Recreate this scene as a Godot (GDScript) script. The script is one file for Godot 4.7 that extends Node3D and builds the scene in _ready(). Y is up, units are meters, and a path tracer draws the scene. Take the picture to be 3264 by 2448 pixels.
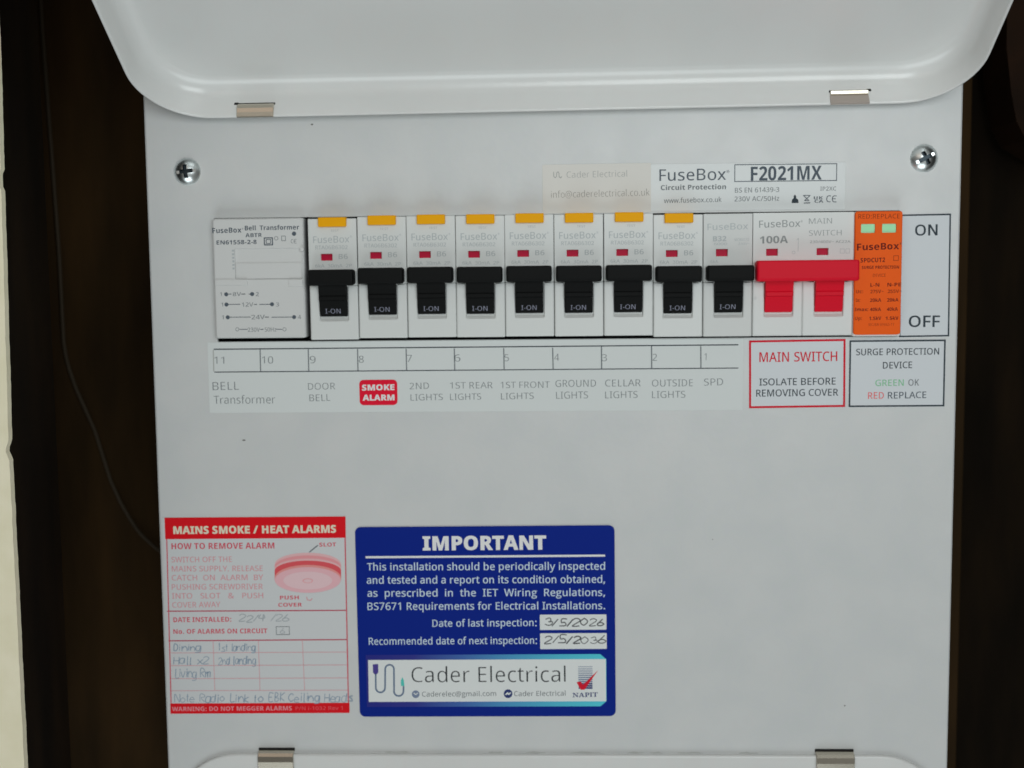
extends Node3D
# A white consumer unit with its lid raised, seen close up. Lengths inside the builders are millimetres; MM turns them into metres.
# Origin: middle of the face panel's width on its front face; x right, y up, z towards the viewer.

const MM := 0.001
var M := {}
var fonts := {}
var base_z := 0.0
var layer := 1
var clip_metal: StandardMaterial3D


func _ready() -> void:
	# ---- camera, light, exposure
	var cam := Camera3D.new()
	cam.name = "camera"
	cam.fov = 34.03
	cam.near = 0.01
	cam.far = 60.0
	cam.position = Vector3(0.74, 43.23, 463.9) * MM
	cam.rotation = Vector3(-0.0952, 0.0328, -0.0102)
	var lens := CameraAttributesPhysical.new()
	lens.frustum_focal_length = 24.0 / (2.0 * tan(deg_to_rad(34.03) / 2.0))
	lens.frustum_focus_distance = 0.415
	lens.frustum_near = 0.01
	lens.frustum_far = 60.0
	lens.exposure_aperture = 13.0
	cam.attributes = lens
	add_child(cam)
	cam.current = true

	var around := WorldEnvironment.new()
	around.name = "surroundings"
	var env := Environment.new()
	env.background_mode = Environment.BG_COLOR
	env.background_color = Color(0.40, 0.395, 0.385)
	env.tonemap_mode = Environment.TONE_MAPPER_LINEAR
	env.tonemap_exposure = 0.98
	env.sdfgi_enabled = true
	env.ssao_enabled = true
	env.ssil_enabled = true
	around.environment = env
	add_child(around)

	area_light("window_light", Vector3(0.22, 0.17, 0.86), Vector3(0.03, 0.04, 0), Vector2(0.5, 0.45), Color(0.96, 0.99, 0.995), 0.31)
	area_light("low_window_light", Vector3(-0.15, -1.6, 1.1), Vector3(0, 0.08, 0), Vector2(1.4, 1.0), Color(0.95, 0.99, 1.0), 1.12)
	area_light("room_light", Vector3(-0.7, 0.7, 1.3), Vector3(0, 0.02, 0), Vector2(1.0, 0.8), Color(1.0, 0.92, 0.86), 0.16)

	make_materials()
	# ---- structure, then objects
	make_cupboard()
	make_consumer_unit()
	make_transformer()
	make_breakers()
	make_main_switch()
	make_surge_module()
	make_circuit_strip()
	make_alarm_tab()
	make_email_sticker()
	make_product_sticker()
	make_on_off_sticker()
	make_main_switch_sticker()
	make_surge_sticker()
	make_alarm_sticker()
	make_notice_sticker()
	make_cable()


func area_light(called: String, at: Vector3, towards: Vector3, size: Vector2, tint: Color, energy: float) -> void:
	var l := AreaLight3D.new()
	l.name = called
	l.area_size = size
	l.light_color = tint
	l.light_energy = energy
	l.area_normalize_energy = true
	l.area_range = 8.0
	l.shadow_enabled = true
	add_child(l)
	l.look_at_from_position(at, towards, Vector3.UP)


# ------------------------------------------------------------------ materials
func mat(c: Color, rough := 0.5, metal := 0.0, gloss := 0.5) -> StandardMaterial3D:
	var m := StandardMaterial3D.new()
	m.metallic_specular = gloss
	m.albedo_color = c
	m.roughness = rough
	m.metallic = metal
	return m


func ink(r: int, g: int, b: int, rough := 0.5) -> StandardMaterial3D:
	# a print colour given as it looks in the room's dim light, turned into the reflectance of the print
	var l := Color(r / 255.0, g / 255.0, b / 255.0).srgb_to_linear() * 1.52
	return mat(Color(minf(l.r, 0.85), minf(l.g, 0.85), minf(l.b, 0.85)).linear_to_srgb(), rough + 0.15, 0.0, 0.28)


func noise(freq: float, size: int, kind := FastNoiseLite.TYPE_SIMPLEX, octaves := 3, rng_seed := 1) -> NoiseTexture2D:
	var n := FastNoiseLite.new()
	n.noise_type = kind
	n.frequency = freq
	n.fractal_octaves = octaves
	n.seed = rng_seed
	var t := NoiseTexture2D.new()
	t.width = size
	t.height = size
	t.seamless = true
	t.noise = n
	return t


func ramp(t: NoiseTexture2D, a: Color, b: Color) -> NoiseTexture2D:
	var g := Gradient.new()
	g.set_color(0, a)
	g.set_color(1, b)
	t.color_ramp = g
	return t


func triplanar(m: StandardMaterial3D, tile_mm: float) -> void:
	m.uv1_triplanar = true
	m.uv1_world_triplanar = true
	m.uv1_scale = Vector3.ONE * (1000.0 / tile_mm)


func make_materials() -> void:
	# powder-coated steel: faint mottling and a fine orange peel
	var p := mat(Color.WHITE, 0.36)
	p.roughness_texture = ramp(noise(0.02, 512, FastNoiseLite.TYPE_SIMPLEX, 5, 17), Color(0.75, 0.75, 0.75), Color(1, 1, 1))
	p.roughness = 0.42
	p.albedo_texture = ramp(noise(0.013, 512, FastNoiseLite.TYPE_SIMPLEX, 5, 3), Color(0.822, 0.833, 0.832), Color(0.848, 0.853, 0.848))
	p.heightmap_enabled = true
	p.heightmap_scale = 0.004
	p.heightmap_texture = noise(0.09, 512, FastNoiseLite.TYPE_SIMPLEX_SMOOTH, 2, 5)
	triplanar(p, 220.0)
	M.panel = p
	var q := mat(Color.WHITE, 0.23, 0.0, 0.55)
	q.albedo_texture = ramp(noise(0.006, 512, FastNoiseLite.TYPE_SIMPLEX, 4, 8), Color(0.880, 0.882, 0.874), Color(0.905, 0.908, 0.900))
	q.heightmap_enabled = true
	q.heightmap_scale = 0.003
	q.heightmap_texture = p.heightmap_texture
	triplanar(q, 240.0)
	M.lid = q
	M.module = mat(Color(0.872, 0.884, 0.876), 0.4)
	M.transformer = mat(Color(0.85, 0.855, 0.85), 0.42)
	M.module_grey = mat(Color(0.84, 0.85, 0.842), 0.42)
	M.black = mat(Color(0.055, 0.06, 0.06), 0.6, 0.0, 0.26)
	M.toggle_red = mat(Color(0.885, 0.03, 0.165), 0.5, 0.0, 0.3)
	M.yellow = mat(Color(0.98, 0.69, 0.0), 0.55, 0.0, 0.28)
	M.window_red = mat(Color(0.78, 0.06, 0.24), 0.5, 0.0, 0.3)
	M.window_green = mat(Color(0.62, 0.93, 0.70), 0.35)
	M.orange = mat(Color(0.98, 0.38, 0.0), 0.5, 0.0, 0.3)
	M.dark = mat(Color(0.03, 0.03, 0.035), 0.8)
	M.soot = mat(Color(0.06, 0.05, 0.045), 0.8)
	clip_metal = mat(Color(0.80, 0.77, 0.71), 0.26, 1.0)
	M.clip_metal = clip_metal
	M.hinge_pad = mat(Color(0.70, 0.655, 0.62), 0.5)
	M.zinc = mat(Color(0.92, 0.945, 0.945), 0.3, 1.0)
	var w := mat(Color.WHITE, 0.8, 0.0, 0.2)
	w.albedo_texture = ramp(noise(0.012, 512, FastNoiseLite.TYPE_SIMPLEX, 5, 11), Color(0.055, 0.036, 0.016), Color(0.125, 0.086, 0.04))
	triplanar(w, 300.0)
	w.uv1_scale = Vector3(6.0, 1.2, 6.0)
	M.dark_wood = w
	var bw := mat(Color.WHITE, 0.7, 0.0, 0.2)
	bw.albedo_texture = ramp(noise(0.02, 512, FastNoiseLite.TYPE_SIMPLEX, 5, 12), Color(0.10, 0.06, 0.03), Color(0.155, 0.092, 0.048))
	triplanar(bw, 300.0)
	M.brown_wood = bw
	var mw := mat(Color.WHITE, 0.8, 0.0, 0.2)
	mw.albedo_texture = ramp(noise(0.012, 512, FastNoiseLite.TYPE_SIMPLEX, 5, 21), Color(0.165, 0.12, 0.065), Color(0.26, 0.185, 0.10))
	triplanar(mw, 300.0)
	mw.uv1_scale = Vector3(5.0, 1.0, 5.0)
	M.board_wood = mw
	var c := mat(Color.WHITE, 0.7)
	c.albedo_texture = ramp(noise(0.03, 256, FastNoiseLite.TYPE_SIMPLEX, 4, 13), Color(0.955, 0.925, 0.80), Color(0.99, 0.96, 0.85))
	triplanar(c, 120.0)
	M.cream = c
	M.cable = mat(Color(0.27, 0.235, 0.19), 0.7, 0.0, 0.2)
	M.smudge = mat(Color(0.755, 0.765, 0.75), 0.5)
	M.speck = mat(Color(0.42, 0.41, 0.40), 0.7)
	M.recess = mat(Color(0.26, 0.29, 0.31), 0.45, 1.0)
	# papers and films
	M.film_cream = ink(189, 187, 182, 0.4)
	M.film_white = ink(184, 188, 187, 0.45)
	M.paper_white = ink(194, 201, 212, 0.45)
	M.paper_plain = ink(183, 187, 190, 0.45)
	M.paper_alarm = ink(178, 180, 181, 0.4)
	M.red_print = ink(205, 14, 44)
	M.blue_print = mat(Color(0.07, 0.165, 0.545), 0.5, 0.0, 0.16)
	# inks
	M.ink_ghost = ink(153, 159, 160)
	M.ink_soft = ink(126, 132, 132)
	M.ink_faint = ink(150, 151, 148)
	M.ink_brown = ink(128, 124, 118)
	M.ink_mid = ink(98, 103, 106)
	M.ink_grey = ink(72, 80, 88)
	M.ink_dark = ink(48, 56, 62)
	M.ink_black = ink(30, 34, 38)
	M.ink_white = ink(214, 218, 220)
	M.ink_paper = ink(192, 195, 194)
	M.ink_ice = ink(172, 186, 218)
	M.ink_cream = ink(222, 190, 170)
	M.ink_green = ink(112, 168, 130)
	M.ink_pale_red = ink(200, 96, 98)
	M.red_ink = ink(182, 20, 40)
	M.red_deep = ink(190, 12, 24)
	M.ink_rose = ink(180, 72, 86)
	M.ink_pink = ink(186, 122, 129)
	M.ink_wine = ink(158, 52, 72)
	M.ink_blush = ink(228, 128, 136)
	M.ink_blush_dim = ink(216, 84, 92)
	M.pink_side = ink(222, 132, 136)
	M.pink_top = ink(226, 156, 158)
	M.pink_rim = ink(236, 128, 124)
	M.pink_mid = ink(224, 168, 172)
	M.pink_dark = ink(190, 74, 80)
	M.pink_face = ink(222, 154, 160)
	M.pen_faded = ink(138, 144, 148)
	M.pen_blue = ink(118, 134, 150)
	M.pen_dark = ink(74, 76, 78)
	M.ink_slate = ink(104, 116, 138)
	M.ink_navy = ink(34, 48, 96)
	M.ink_steel = ink(84, 100, 122)
	M.purple_print = ink(66, 56, 122)
	M.teal_print = ink(70, 168, 158)
	M.ink_rust = ink(128, 44, 14)
	M.ink_maroon = ink(92, 24, 16)
	M.ink_toggle = ink(118, 120, 134)


# ------------------------------------------------------------------ objects and parts
func tag(o: Node3D, label: String, category: String, group := "") -> Node3D:
	o.set_meta("label", label)
	o.set_meta("category", category)
	if group != "":
		o.set_meta("group", group)
	return o


func thing(called: String, at := Vector3.ZERO, turn := 0.0) -> Node3D:
	var o := Node3D.new()
	o.name = called
	o.position = at * MM
	o.rotation.z = turn
	add_child(o, true)
	return o


func part(parent: Node3D, called: String, st: SurfaceTool, m: Material, at := Vector3.ZERO) -> MeshInstance3D:
	st.generate_normals()
	var o := MeshInstance3D.new()
	o.name = called
	o.mesh = st.commit()
	o.material_override = m
	o.position = at * MM
	parent.add_child(o, true)
	return o


# ------------------------------------------------------------------ shapes (millimetres)
func begin() -> SurfaceTool:
	var st := SurfaceTool.new()
	st.begin(Mesh.PRIMITIVE_TRIANGLES)
	st.set_smooth_group(-1)
	return st


func v(st: SurfaceTool, p: Vector3) -> void:
	st.add_vertex(p * MM)


func tri(st: SurfaceTool, a: Vector3, b: Vector3, c: Vector3) -> void:
	v(st, a)
	v(st, b)
	v(st, c)


func quad(st: SurfaceTool, a: Vector3, b: Vector3, c: Vector3, d: Vector3) -> void:
	tri(st, a, b, c)
	tri(st, a, c, d)


func ring_points(cx: float, cy: float, hw: float, hh: float, r: float, z: float, n: int) -> PackedVector3Array:
	var out := PackedVector3Array()
	r = clampf(r, 0.001, minf(hw, hh) - 0.0005)
	for k in 4:
		var sx := 1.0 if k == 0 or k == 3 else -1.0
		var sy := 1.0 if k < 2 else -1.0
		for i in n + 1:
			var t := PI / 2 * (k + float(i) / n)
			out.append(Vector3(cx + sx * (hw - r) + r * cos(t), cy + sy * (hh - r) + r * sin(t), z))
	return out


func loft(st: SurfaceTool, rings: Array, back := false, front := true, n := 3, smooth := false) -> void:
	# rings of rounded rectangles [cx, cy, half width, half height, corner radius, z], from back to front
	st.set_smooth_group(0 if smooth else -1)
	var last := PackedVector3Array()
	var first := PackedVector3Array()
	for r in rings:
		var now := ring_points(r[0], r[1], r[2], r[3], r[4], r[5], n)
		if last.is_empty():
			first = now
		else:
			for i in now.size():
				var j := (i + 1) % now.size()
				quad(st, last[i], now[i], now[j], last[j])
		last = now
	st.set_smooth_group(-1)
	if front:
		var c := Vector3(rings[-1][0], rings[-1][1], rings[-1][5])
		for i in last.size():
			tri(st, c, last[(i + 1) % last.size()], last[i])
	if back:
		var b := Vector3(rings[0][0], rings[0][1], rings[0][5])
		for i in first.size():
			tri(st, b, first[i], first[(i + 1) % first.size()])


func block(st: SurfaceTool, x0: float, x1: float, y0: float, y1: float, z0: float, z1: float, r := 0.3, bevel := 0.25) -> void:
	var cx := (x0 + x1) / 2
	var cy := (y0 + y1) / 2
	var w := (x1 - x0) / 2
	var h := (y1 - y0) / 2
	loft(st, [[cx, cy, w, h, r, z0], [cx, cy, w, h, r, z1 - bevel], [cx, cy, w - bevel * 0.3, h - bevel * 0.3, r, z1 - bevel * 0.3], [cx, cy, w - bevel, h - bevel, r, z1]], true)


func extrude_x(st: SurfaceTool, prof: PackedVector2Array, x0: float, x1: float, bevel := 0.0) -> void:
	# prof holds (z, y) pairs, anticlockwise seen from +x with z pointing left
	st.set_smooth_group(-1)
	var n := prof.size()
	var mid := Vector2.ZERO
	for p in prof:
		mid += p / n
	var at := func(p: Vector2, x: float, shrink: float) -> Vector3:
		var q := p.move_toward(mid, shrink)
		return Vector3(x, q.y, q.x)
	for i in n:
		var a := prof[i]
		var b := prof[(i + 1) % n]
		if bevel > 0.0:
			quad(st, at.call(a, x0, bevel), at.call(b, x0, bevel), at.call(b, x0 + bevel, 0.0), at.call(a, x0 + bevel, 0.0))
			quad(st, at.call(a, x1 - bevel, 0.0), at.call(b, x1 - bevel, 0.0), at.call(b, x1, bevel), at.call(a, x1, bevel))
		quad(st, at.call(a, x0 + bevel, 0.0), at.call(b, x0 + bevel, 0.0), at.call(b, x1 - bevel, 0.0), at.call(a, x1 - bevel, 0.0))
	var t := Geometry2D.triangulate_polygon(prof)
	for i in range(0, t.size(), 3):
		for x in [x0, x1]:
			tri(st, at.call(prof[t[i]], x, bevel), at.call(prof[t[i + 1]], x, bevel), at.call(prof[t[i + 2]], x, bevel))


func sheet_shape(st: SurfaceTool, outline: PackedVector2Array, z0: float, z1: float) -> void:
	# an outline with thickness
	st.set_smooth_group(-1)
	if Geometry2D.is_polygon_clockwise(outline):
		outline.reverse()
	var t := Geometry2D.triangulate_polygon(outline)
	for i in range(0, t.size(), 3):
		var a := outline[t[i]]
		var b := outline[t[i + 1]]
		var c := outline[t[i + 2]]
		if (b - a).cross(c - a) > 0:
			var swap := b
			b = c
			c = swap
		tri(st, Vector3(a.x, a.y, z1), Vector3(b.x, b.y, z1), Vector3(c.x, c.y, z1))
	if z1 - z0 < 0.001:
		return
	for i in outline.size():
		var a := outline[i]
		var b := outline[(i + 1) % outline.size()]
		quad(st, Vector3(a.x, a.y, z0), Vector3(a.x, a.y, z1), Vector3(b.x, b.y, z1), Vector3(b.x, b.y, z0))


func tube(st: SurfaceTool, path: PackedVector3Array, r: float, n := 10) -> void:
	st.set_smooth_group(0)
	var last := PackedVector3Array()
	for i in path.size():
		var d := (path[mini(i + 1, path.size() - 1)] - path[maxi(i - 1, 0)]).normalized()
		var u := d.cross(Vector3.BACK).normalized()
		var w := d.cross(u)
		var now := PackedVector3Array()
		for k in n:
			now.append(path[i] + (u * cos(TAU * k / n) + w * sin(TAU * k / n)) * r)
		if not last.is_empty():
			for k in n:
				quad(st, last[k], now[k], now[(k + 1) % n], last[(k + 1) % n])
		last = now


# ------------------------------------------------------------------ print: flat ink lying on a sheet
func ink_z(z: float) -> float:
	return z if z >= 0.0 else base_z + 0.03 * layer


func font(weight: String) -> Font:
	if not fonts.has(weight):
		var f := SystemFont.new()
		f.font_names = PackedStringArray(["Droid Serif" if weight == "serif" else "Droid Sans"])
		f.font_weight = 700 if weight in ["bold", "heavy", "serif"] else 400
		var g := FontVariation.new()
		g.base_font = f
		g.variation_embolden = {"thin": -0.55, "light": -0.4, "semi": 0.24, "demi": 0.5, "heavy": 0.75}.get(weight, 0.0)
		fonts[weight] = g
		var t := TextMesh.new()
		t.font = g
		t.font_size = 64
		t.pixel_size = 0.01
		t.depth = 0.0
		t.text = "H"
		var b := t.get_aabb()
		fonts[weight + "_cap"] = Vector2(b.position.y, b.size.y)
	return fonts[weight]


func line(parent: Node3D, called: String, text: String, a: Vector2, b: Vector2, cap: float, m: Material, weight: String, z := -1.0) -> MeshInstance3D:
	# one line of lettering fitted from a to b along its baseline, with capitals cap high
	var t := TextMesh.new()
	t.font = font(weight)
	t.font_size = 64
	t.pixel_size = 0.01
	t.curve_step = 3.0
	t.depth = 0.0
	t.text = text
	var arrays := t.get_mesh_arrays()
	var verts: PackedVector3Array = arrays[Mesh.ARRAY_VERTEX]
	var index: PackedInt32Array = arrays[Mesh.ARRAY_INDEX]
	var capital: Vector2 = fonts[weight + "_cap"]
	var low := INF
	var high := -INF
	for p in verts:
		low = minf(low, p.x)
		high = maxf(high, p.x)
	var along := (b - a).normalized()
	var up := Vector2(-along.y, along.x)
	var sx := a.distance_to(b) / maxf(high - low, 0.001)
	var sy := cap / capital.y
	var placed := PackedVector3Array()
	var normals := PackedVector3Array()
	for p in verts:
		var q := a + along * (p.x - low) * sx + up * (p.y - capital.x) * sy
		placed.append(Vector3(q.x, q.y, 0.0) * MM)
		normals.append(Vector3.BACK)
	var out := []
	out.resize(Mesh.ARRAY_MAX)
	out[Mesh.ARRAY_VERTEX] = placed
	out[Mesh.ARRAY_NORMAL] = normals
	out[Mesh.ARRAY_INDEX] = index
	var mesh := ArrayMesh.new()
	mesh.add_surface_from_arrays(Mesh.PRIMITIVE_TRIANGLES, out)
	var o := MeshInstance3D.new()
	o.name = called
	o.mesh = mesh
	o.material_override = m
	o.position = Vector3(0, 0, ink_z(z)) * MM
	parent.add_child(o, true)
	return o


func shape(parent: Node3D, called: String, outline: PackedVector2Array, m: Material, z := -1.0) -> void:
	var st := begin()
	sheet_shape(st, outline, 0.0, 0.0)
	part(parent, called, st, m, Vector3(0, 0, ink_z(z)))


func patch(parent: Node3D, called: String, r: Rect2, radius: float, m: Material, _layer := 1) -> void:
	var st := begin()
	var c := r.get_center()
	loft(st, [[c.x, c.y, r.size.x / 2, r.size.y / 2, radius, 0.0]], false, true, 5)
	part(parent, called, st, m, Vector3(0, 0, ink_z(-1.0)))


func rule(parent: Node3D, called: String, a: Vector2, b: Vector2, width: float, m: Material, z := -1.0) -> void:
	var across := (b - a).normalized().orthogonal() * width / 2
	shape(parent, called, PackedVector2Array([a + across, a - across, b - across, b + across]), m, z)


func border(parent: Node3D, called: String, r: Rect2, width: float, m: Material, z := -1.0) -> void:
	var st := begin()
	var c := r.get_center()
	var h := r.size / 2
	loft(st, [[c.x, c.y, h.x, h.y, 0.05, 0.0], [c.x, c.y, h.x - width, h.y - width, 0.05, 0.0]], false, false, 1)
	part(parent, called, st, m, Vector3(0, 0, ink_z(z)))


func dot(parent: Node3D, called: String, at: Vector2, r: float, m: Material, z := -1.0) -> void:
	var st := begin()
	loft(st, [[at.x, at.y, r, r, r, 0.0]], false, true, 5)
	part(parent, called, st, m, Vector3(0, 0, ink_z(z)))


func ring(parent: Node3D, called: String, at: Vector2, r: float, width: float, m: Material, z := -1.0) -> void:
	var st := begin()
	loft(st, [[at.x, at.y, r, r, r, 0.0], [at.x, at.y, r - width, r - width, r, 0.0]], false, false, 5)
	part(parent, called, st, m, Vector3(0, 0, ink_z(z)))


func add_stroke(st: SurfaceTool, pts: PackedVector2Array, width: float, z := 0.0) -> void:
	for i in pts.size() - 1:
		var d := (pts[i + 1] - pts[i]).normalized() * width / 2
		var n := d.orthogonal()
		var a := pts[i] - d * 0.5
		var b := pts[i + 1] + d * 0.5
		var lift := z + 0.0004 * (i % 5)
		quad(st, Vector3(a.x + n.x, a.y + n.y, lift), Vector3(b.x + n.x, b.y + n.y, lift), Vector3(b.x - n.x, b.y - n.y, lift), Vector3(a.x - n.x, a.y - n.y, lift))


func stroke(parent: Node3D, called: String, pts: PackedVector2Array, width: float, m: Material, z := -1.0) -> void:
	var st := begin()
	add_stroke(st, pts, width)
	part(parent, called, st, m, Vector3(0, 0, ink_z(z)))


const PEN := {
	"0": "28 06 04 22 44 46 28", "1": "17 28 22", "2": "07 18 38 46 02 42", "3": "07 28 37 35 25 45 43 22 03", "4": "18 05 45 38 32", "5": "48 18 15 35 43 32 02", "6": "38 15 03 22 43 44 25 04", "/": "02 48",
	"D": "12 18 38 46 44 32 12", "H": "02 08|42 48|05 45", "L": "18 12 42", "R": "02 08 38 46 15 42", "N": "02 08 42 48", "E": "48 18 12 42|15 35", "B": "12 18 38 36 15 44 32 12", "K": "12 18|48 15 42", "C": "47 28 05 22 43",
	"a": "46 16 03 12 32 46 42", "c": "46 16 04 12 42", "d": "46 16 03 12 32 48 42", "e": "04 44 26 04 12 42", "g": "46 16 04 12 32 46 41 20 00", "h": "18 12 15 36 42", "i": "26 22|28 27", "k": "18 12|46 14 42", "l": "28 22 32",
	"m": "02 06 15 26 22 25 46 42", "n": "02 06 04 26 44 42", "o": "26 04 22 44 26", "r": "16 12 15 36", "s": "46 15 34 42 02", "t": "28 23 32|16 36", "v": "06 22 46", "x": "06 42|46 02",
}

const SLIM := {"i": 0.5, "l": 0.5, "t": 0.75, "1": 0.7, " ": 0.7, "/": 0.8, "m": 1.25, "r": 0.75}


func handwriting(parent: Node3D, called: String, text: String, r: Rect2, width: float, m: Material) -> void:
	var rng := RandomNumberGenerator.new()
	rng.seed = hash(text)
	var st := begin()
	var total := 0.0
	for ch in text:
		total += SLIM.get(ch, 1.0)
	var unit_step := r.size.x / total
	var pen_x := 0.0
	var last := Vector2.ZERO
	for i in text.length():
		var wide: float = SLIM.get(text[i], 1.0)
		var step := unit_step * wide
		var start := pen_x
		pen_x += step
		if not PEN.has(text[i]):
			continue
		var wobble := Vector2(rng.randf_range(-0.1, 0.1) * step, rng.randf_range(-0.09, 0.09) * r.size.y)
		var grow := rng.randf_range(0.9, 1.08)
		for s in PEN[text[i]].split("|"):
			var c := Curve2D.new()
			var dots: PackedStringArray = s.split(" ")
			var raw := PackedVector2Array()
			for d in dots:
				var x := int(d[0]) / 4.0
				var y := (int(d[1]) - 2) / 6.0
				raw.append(r.position + wobble + Vector2(start + step * (0.06 + 0.84 * grow * x) + unit_step * 0.12 * y, r.size.y * y * grow))
			for k in raw.size():
				var slope := (raw[mini(k + 1, raw.size() - 1)] - raw[maxi(k - 1, 0)]) / 5.0
				c.add_point(raw[k], -slope, slope)
			add_stroke(st, c.tessellate(3, 8.0), width * rng.randf_range(0.65, 1.2), 0.0005 * (i % 3))
	part(parent, called, st, m, Vector3(0, 0, ink_z(-1.0)))


func gradient_panel(parent: Node3D, r: Rect2) -> void:
	# printed band running from dark purple on the left to turquoise on the right, right corners rounded
	var st := begin()
	var stops := [Color(0.012, 0.016, 0.24), Color(0.025, 0.03, 0.27), Color(0.05, 0.14, 0.44), Color(0.07, 0.33, 0.60), Color(0.08, 0.52, 0.70), Color(0.09, 0.66, 0.78)]
	var n := 40
	for i in n:
		var f0 := float(i) / n
		var f1 := float(i + 1) / n
		var xs := [r.position.x + r.size.x * f0, r.position.x + r.size.x * f1]
		var corners := []
		for k in 2:
			var from_end := r.end.x - float(xs[k])
			var cut := 0.0
			if from_end < 2.0:
				cut = 2.0 - sqrt(maxf(0.0, 4.0 - (2.0 - from_end) * (2.0 - from_end)))
			corners.append([Vector3(xs[k], r.position.y + cut, 0), Vector3(xs[k], r.end.y - cut, 0), f0 if k == 0 else f1])
		for c in [[0, 0], [0, 1], [1, 1], [0, 0], [1, 1], [1, 0]]:
			var f: float = corners[c[0]][2] * (stops.size() - 1)
			var s := mini(int(f), stops.size() - 2)
			st.set_color(stops[s].lerp(stops[s + 1], f - s))
			v(st, corners[c[0]][c[1]])
	var m := mat(Color.WHITE, 0.35)
	m.vertex_color_use_as_albedo = true
	part(parent, "company_band", st, m, Vector3(0, 0, ink_z(-1.0)))


func sticker(called: String, at: Vector3, turn: float, w: float, h: float, m: Material, radius := 0.3, thick := 0.1, lift := 0.05) -> Node3D:
	var s := thing(called, Vector3(at.x, at.y, lift), turn)
	var st := begin()
	var b := thick * 0.4
	loft(st, [[w / 2, h / 2, w / 2, h / 2, radius, 0.0], [w / 2, h / 2, w / 2, h / 2, radius, thick - b], [w / 2, h / 2, w / 2 - b, h / 2 - b, radius, thick]], true, true, 6)
	part(s, "sheet", st, m)
	base_z = thick
	layer = 1
	return s


# ------------------------------------------------------------------ the setting
func make_cupboard() -> void:
	var wall := MeshInstance3D.new()
	var st := begin()
	block(st, -420, 420, -420, 460, -125, -100)
	wall = part(self, "back_wall", st, M.dark_wood)
	wall.set_meta("kind", "structure")
	for s in [-1, 1]:
		var side := begin()
		block(side, s * 300.0 - 12, s * 300.0 + 12, -420, 460, -99, 120)
		part(self, "cupboard_side", side, M.dark_wood).set_meta("kind", "structure")
	# the opening's edge on the left: a dark jamb whose front is painted cream, the paint's edge uneven
	var jamb := thing("door_jamb")
	tag(jamb, "cream painted jamb edge with ragged paint along the left border", "door jamb")
	var j := begin()
	block(j, -262, -179.5, -240, 300, 18, 56.7)
	part(jamb, "timber", j, M.dark_wood)
	var edge := PackedVector2Array()
	var rng := RandomNumberGenerator.new()
	rng.seed = 4
	var wander := FastNoiseLite.new()
	wander.seed = 6
	wander.frequency = 0.075
	var y := 280.0
	while y > -240.0:
		var x := -176.0 - 2.55 * clampf((113.6 - y) / 128.0, 0.0, 1.0) + 0.13 * wander.get_noise_1d(y) + rng.randf_range(-0.05, 0.05)
		if absf(y + 16.3) < 3.0:
			x -= 1.3 * (1.0 - absf(y + 16.3) / 3.0)
		if absf(y - 72.0) < 2.4:
			x -= 0.7
		edge.append(Vector2(x, y))
		y -= 1.4
	edge.append(Vector2(-262, -240))
	edge.append(Vector2(-262, 280))
	var p := begin()
	sheet_shape(p, edge, 57.0, 60.0)
	part(jamb, "painted_face", p, M.cream)
	# a board screwed to the wall behind the box
	var mount := thing("mounting_board")
	tag(mount, "dark board on the wall behind the white box, barely lit", "board")
	var mb := begin()
	block(mb, -260, 182.5, -330, 250, -99.8, -93.0, 0.5, 0.6)
	part(mount, "timber", mb, M.board_wood)
	# a brown board end beside the lid, top right
	var board := thing("wooden_board")
	tag(board, "dark brown board end in shadow right of the raised lid", "board")
	var o := PackedVector2Array([Vector2(186.0, 330), Vector2(184.8, 147), Vector2(184.9, 128.5), Vector2(187.4, 109.8), Vector2(189.7, 99), Vector2(194, 91), Vector2(206, 84), Vector2(260, 80), Vector2(260, 330)])
	var b := begin()
	sheet_shape(b, o, -90.0, -60.0)
	part(board, "timber", b, M.brown_wood)


func make_cable() -> void:
	var c := thing("wall_cable")
	tag(c, "thin dark cable hanging down the shaded wall left of the box", "cable")
	var k := Curve3D.new()
	var pts := [Vector3(-217, 240, -92), Vector3(-215.5, 145, -92), Vector3(-213.5, 93, -91), Vector3(-212.2, 50, -91), Vector3(-211.9, 11.4, -91), Vector3(-207.3, -9, -91), Vector3(-199.9, -27.2, -91), Vector3(-193.7, -49.8, -91), Vector3(-186.1, -66.3, -91), Vector3(-179.2, -75.7, -91), Vector3(-168, -84, -91), Vector3(-140, -96, -92)]
	for i in pts.size():
		var p: Vector3 = pts[i]
		p = Vector3(p.x * 1.03, 43.2 + (p.y - 43.2) * 1.03, p.z)
		pts[i] = p
	for i in pts.size():
		var d: Vector3 = (pts[mini(i + 1, pts.size() - 1)] - pts[maxi(i - 1, 0)]) / 6.0
		k.add_point(pts[i], -d, d)
	var st := begin()
	tube(st, k.tessellate(4, 4.0), 0.85)
	part(c, "sheath", st, M.cable)


# ------------------------------------------------------------------ the consumer unit
const PANEL_BOTTOM := -153.0
const PANEL_TOP := 107.3
const CUT := Rect2(-124.2, 15.45, 251.4, 45.75)


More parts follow.
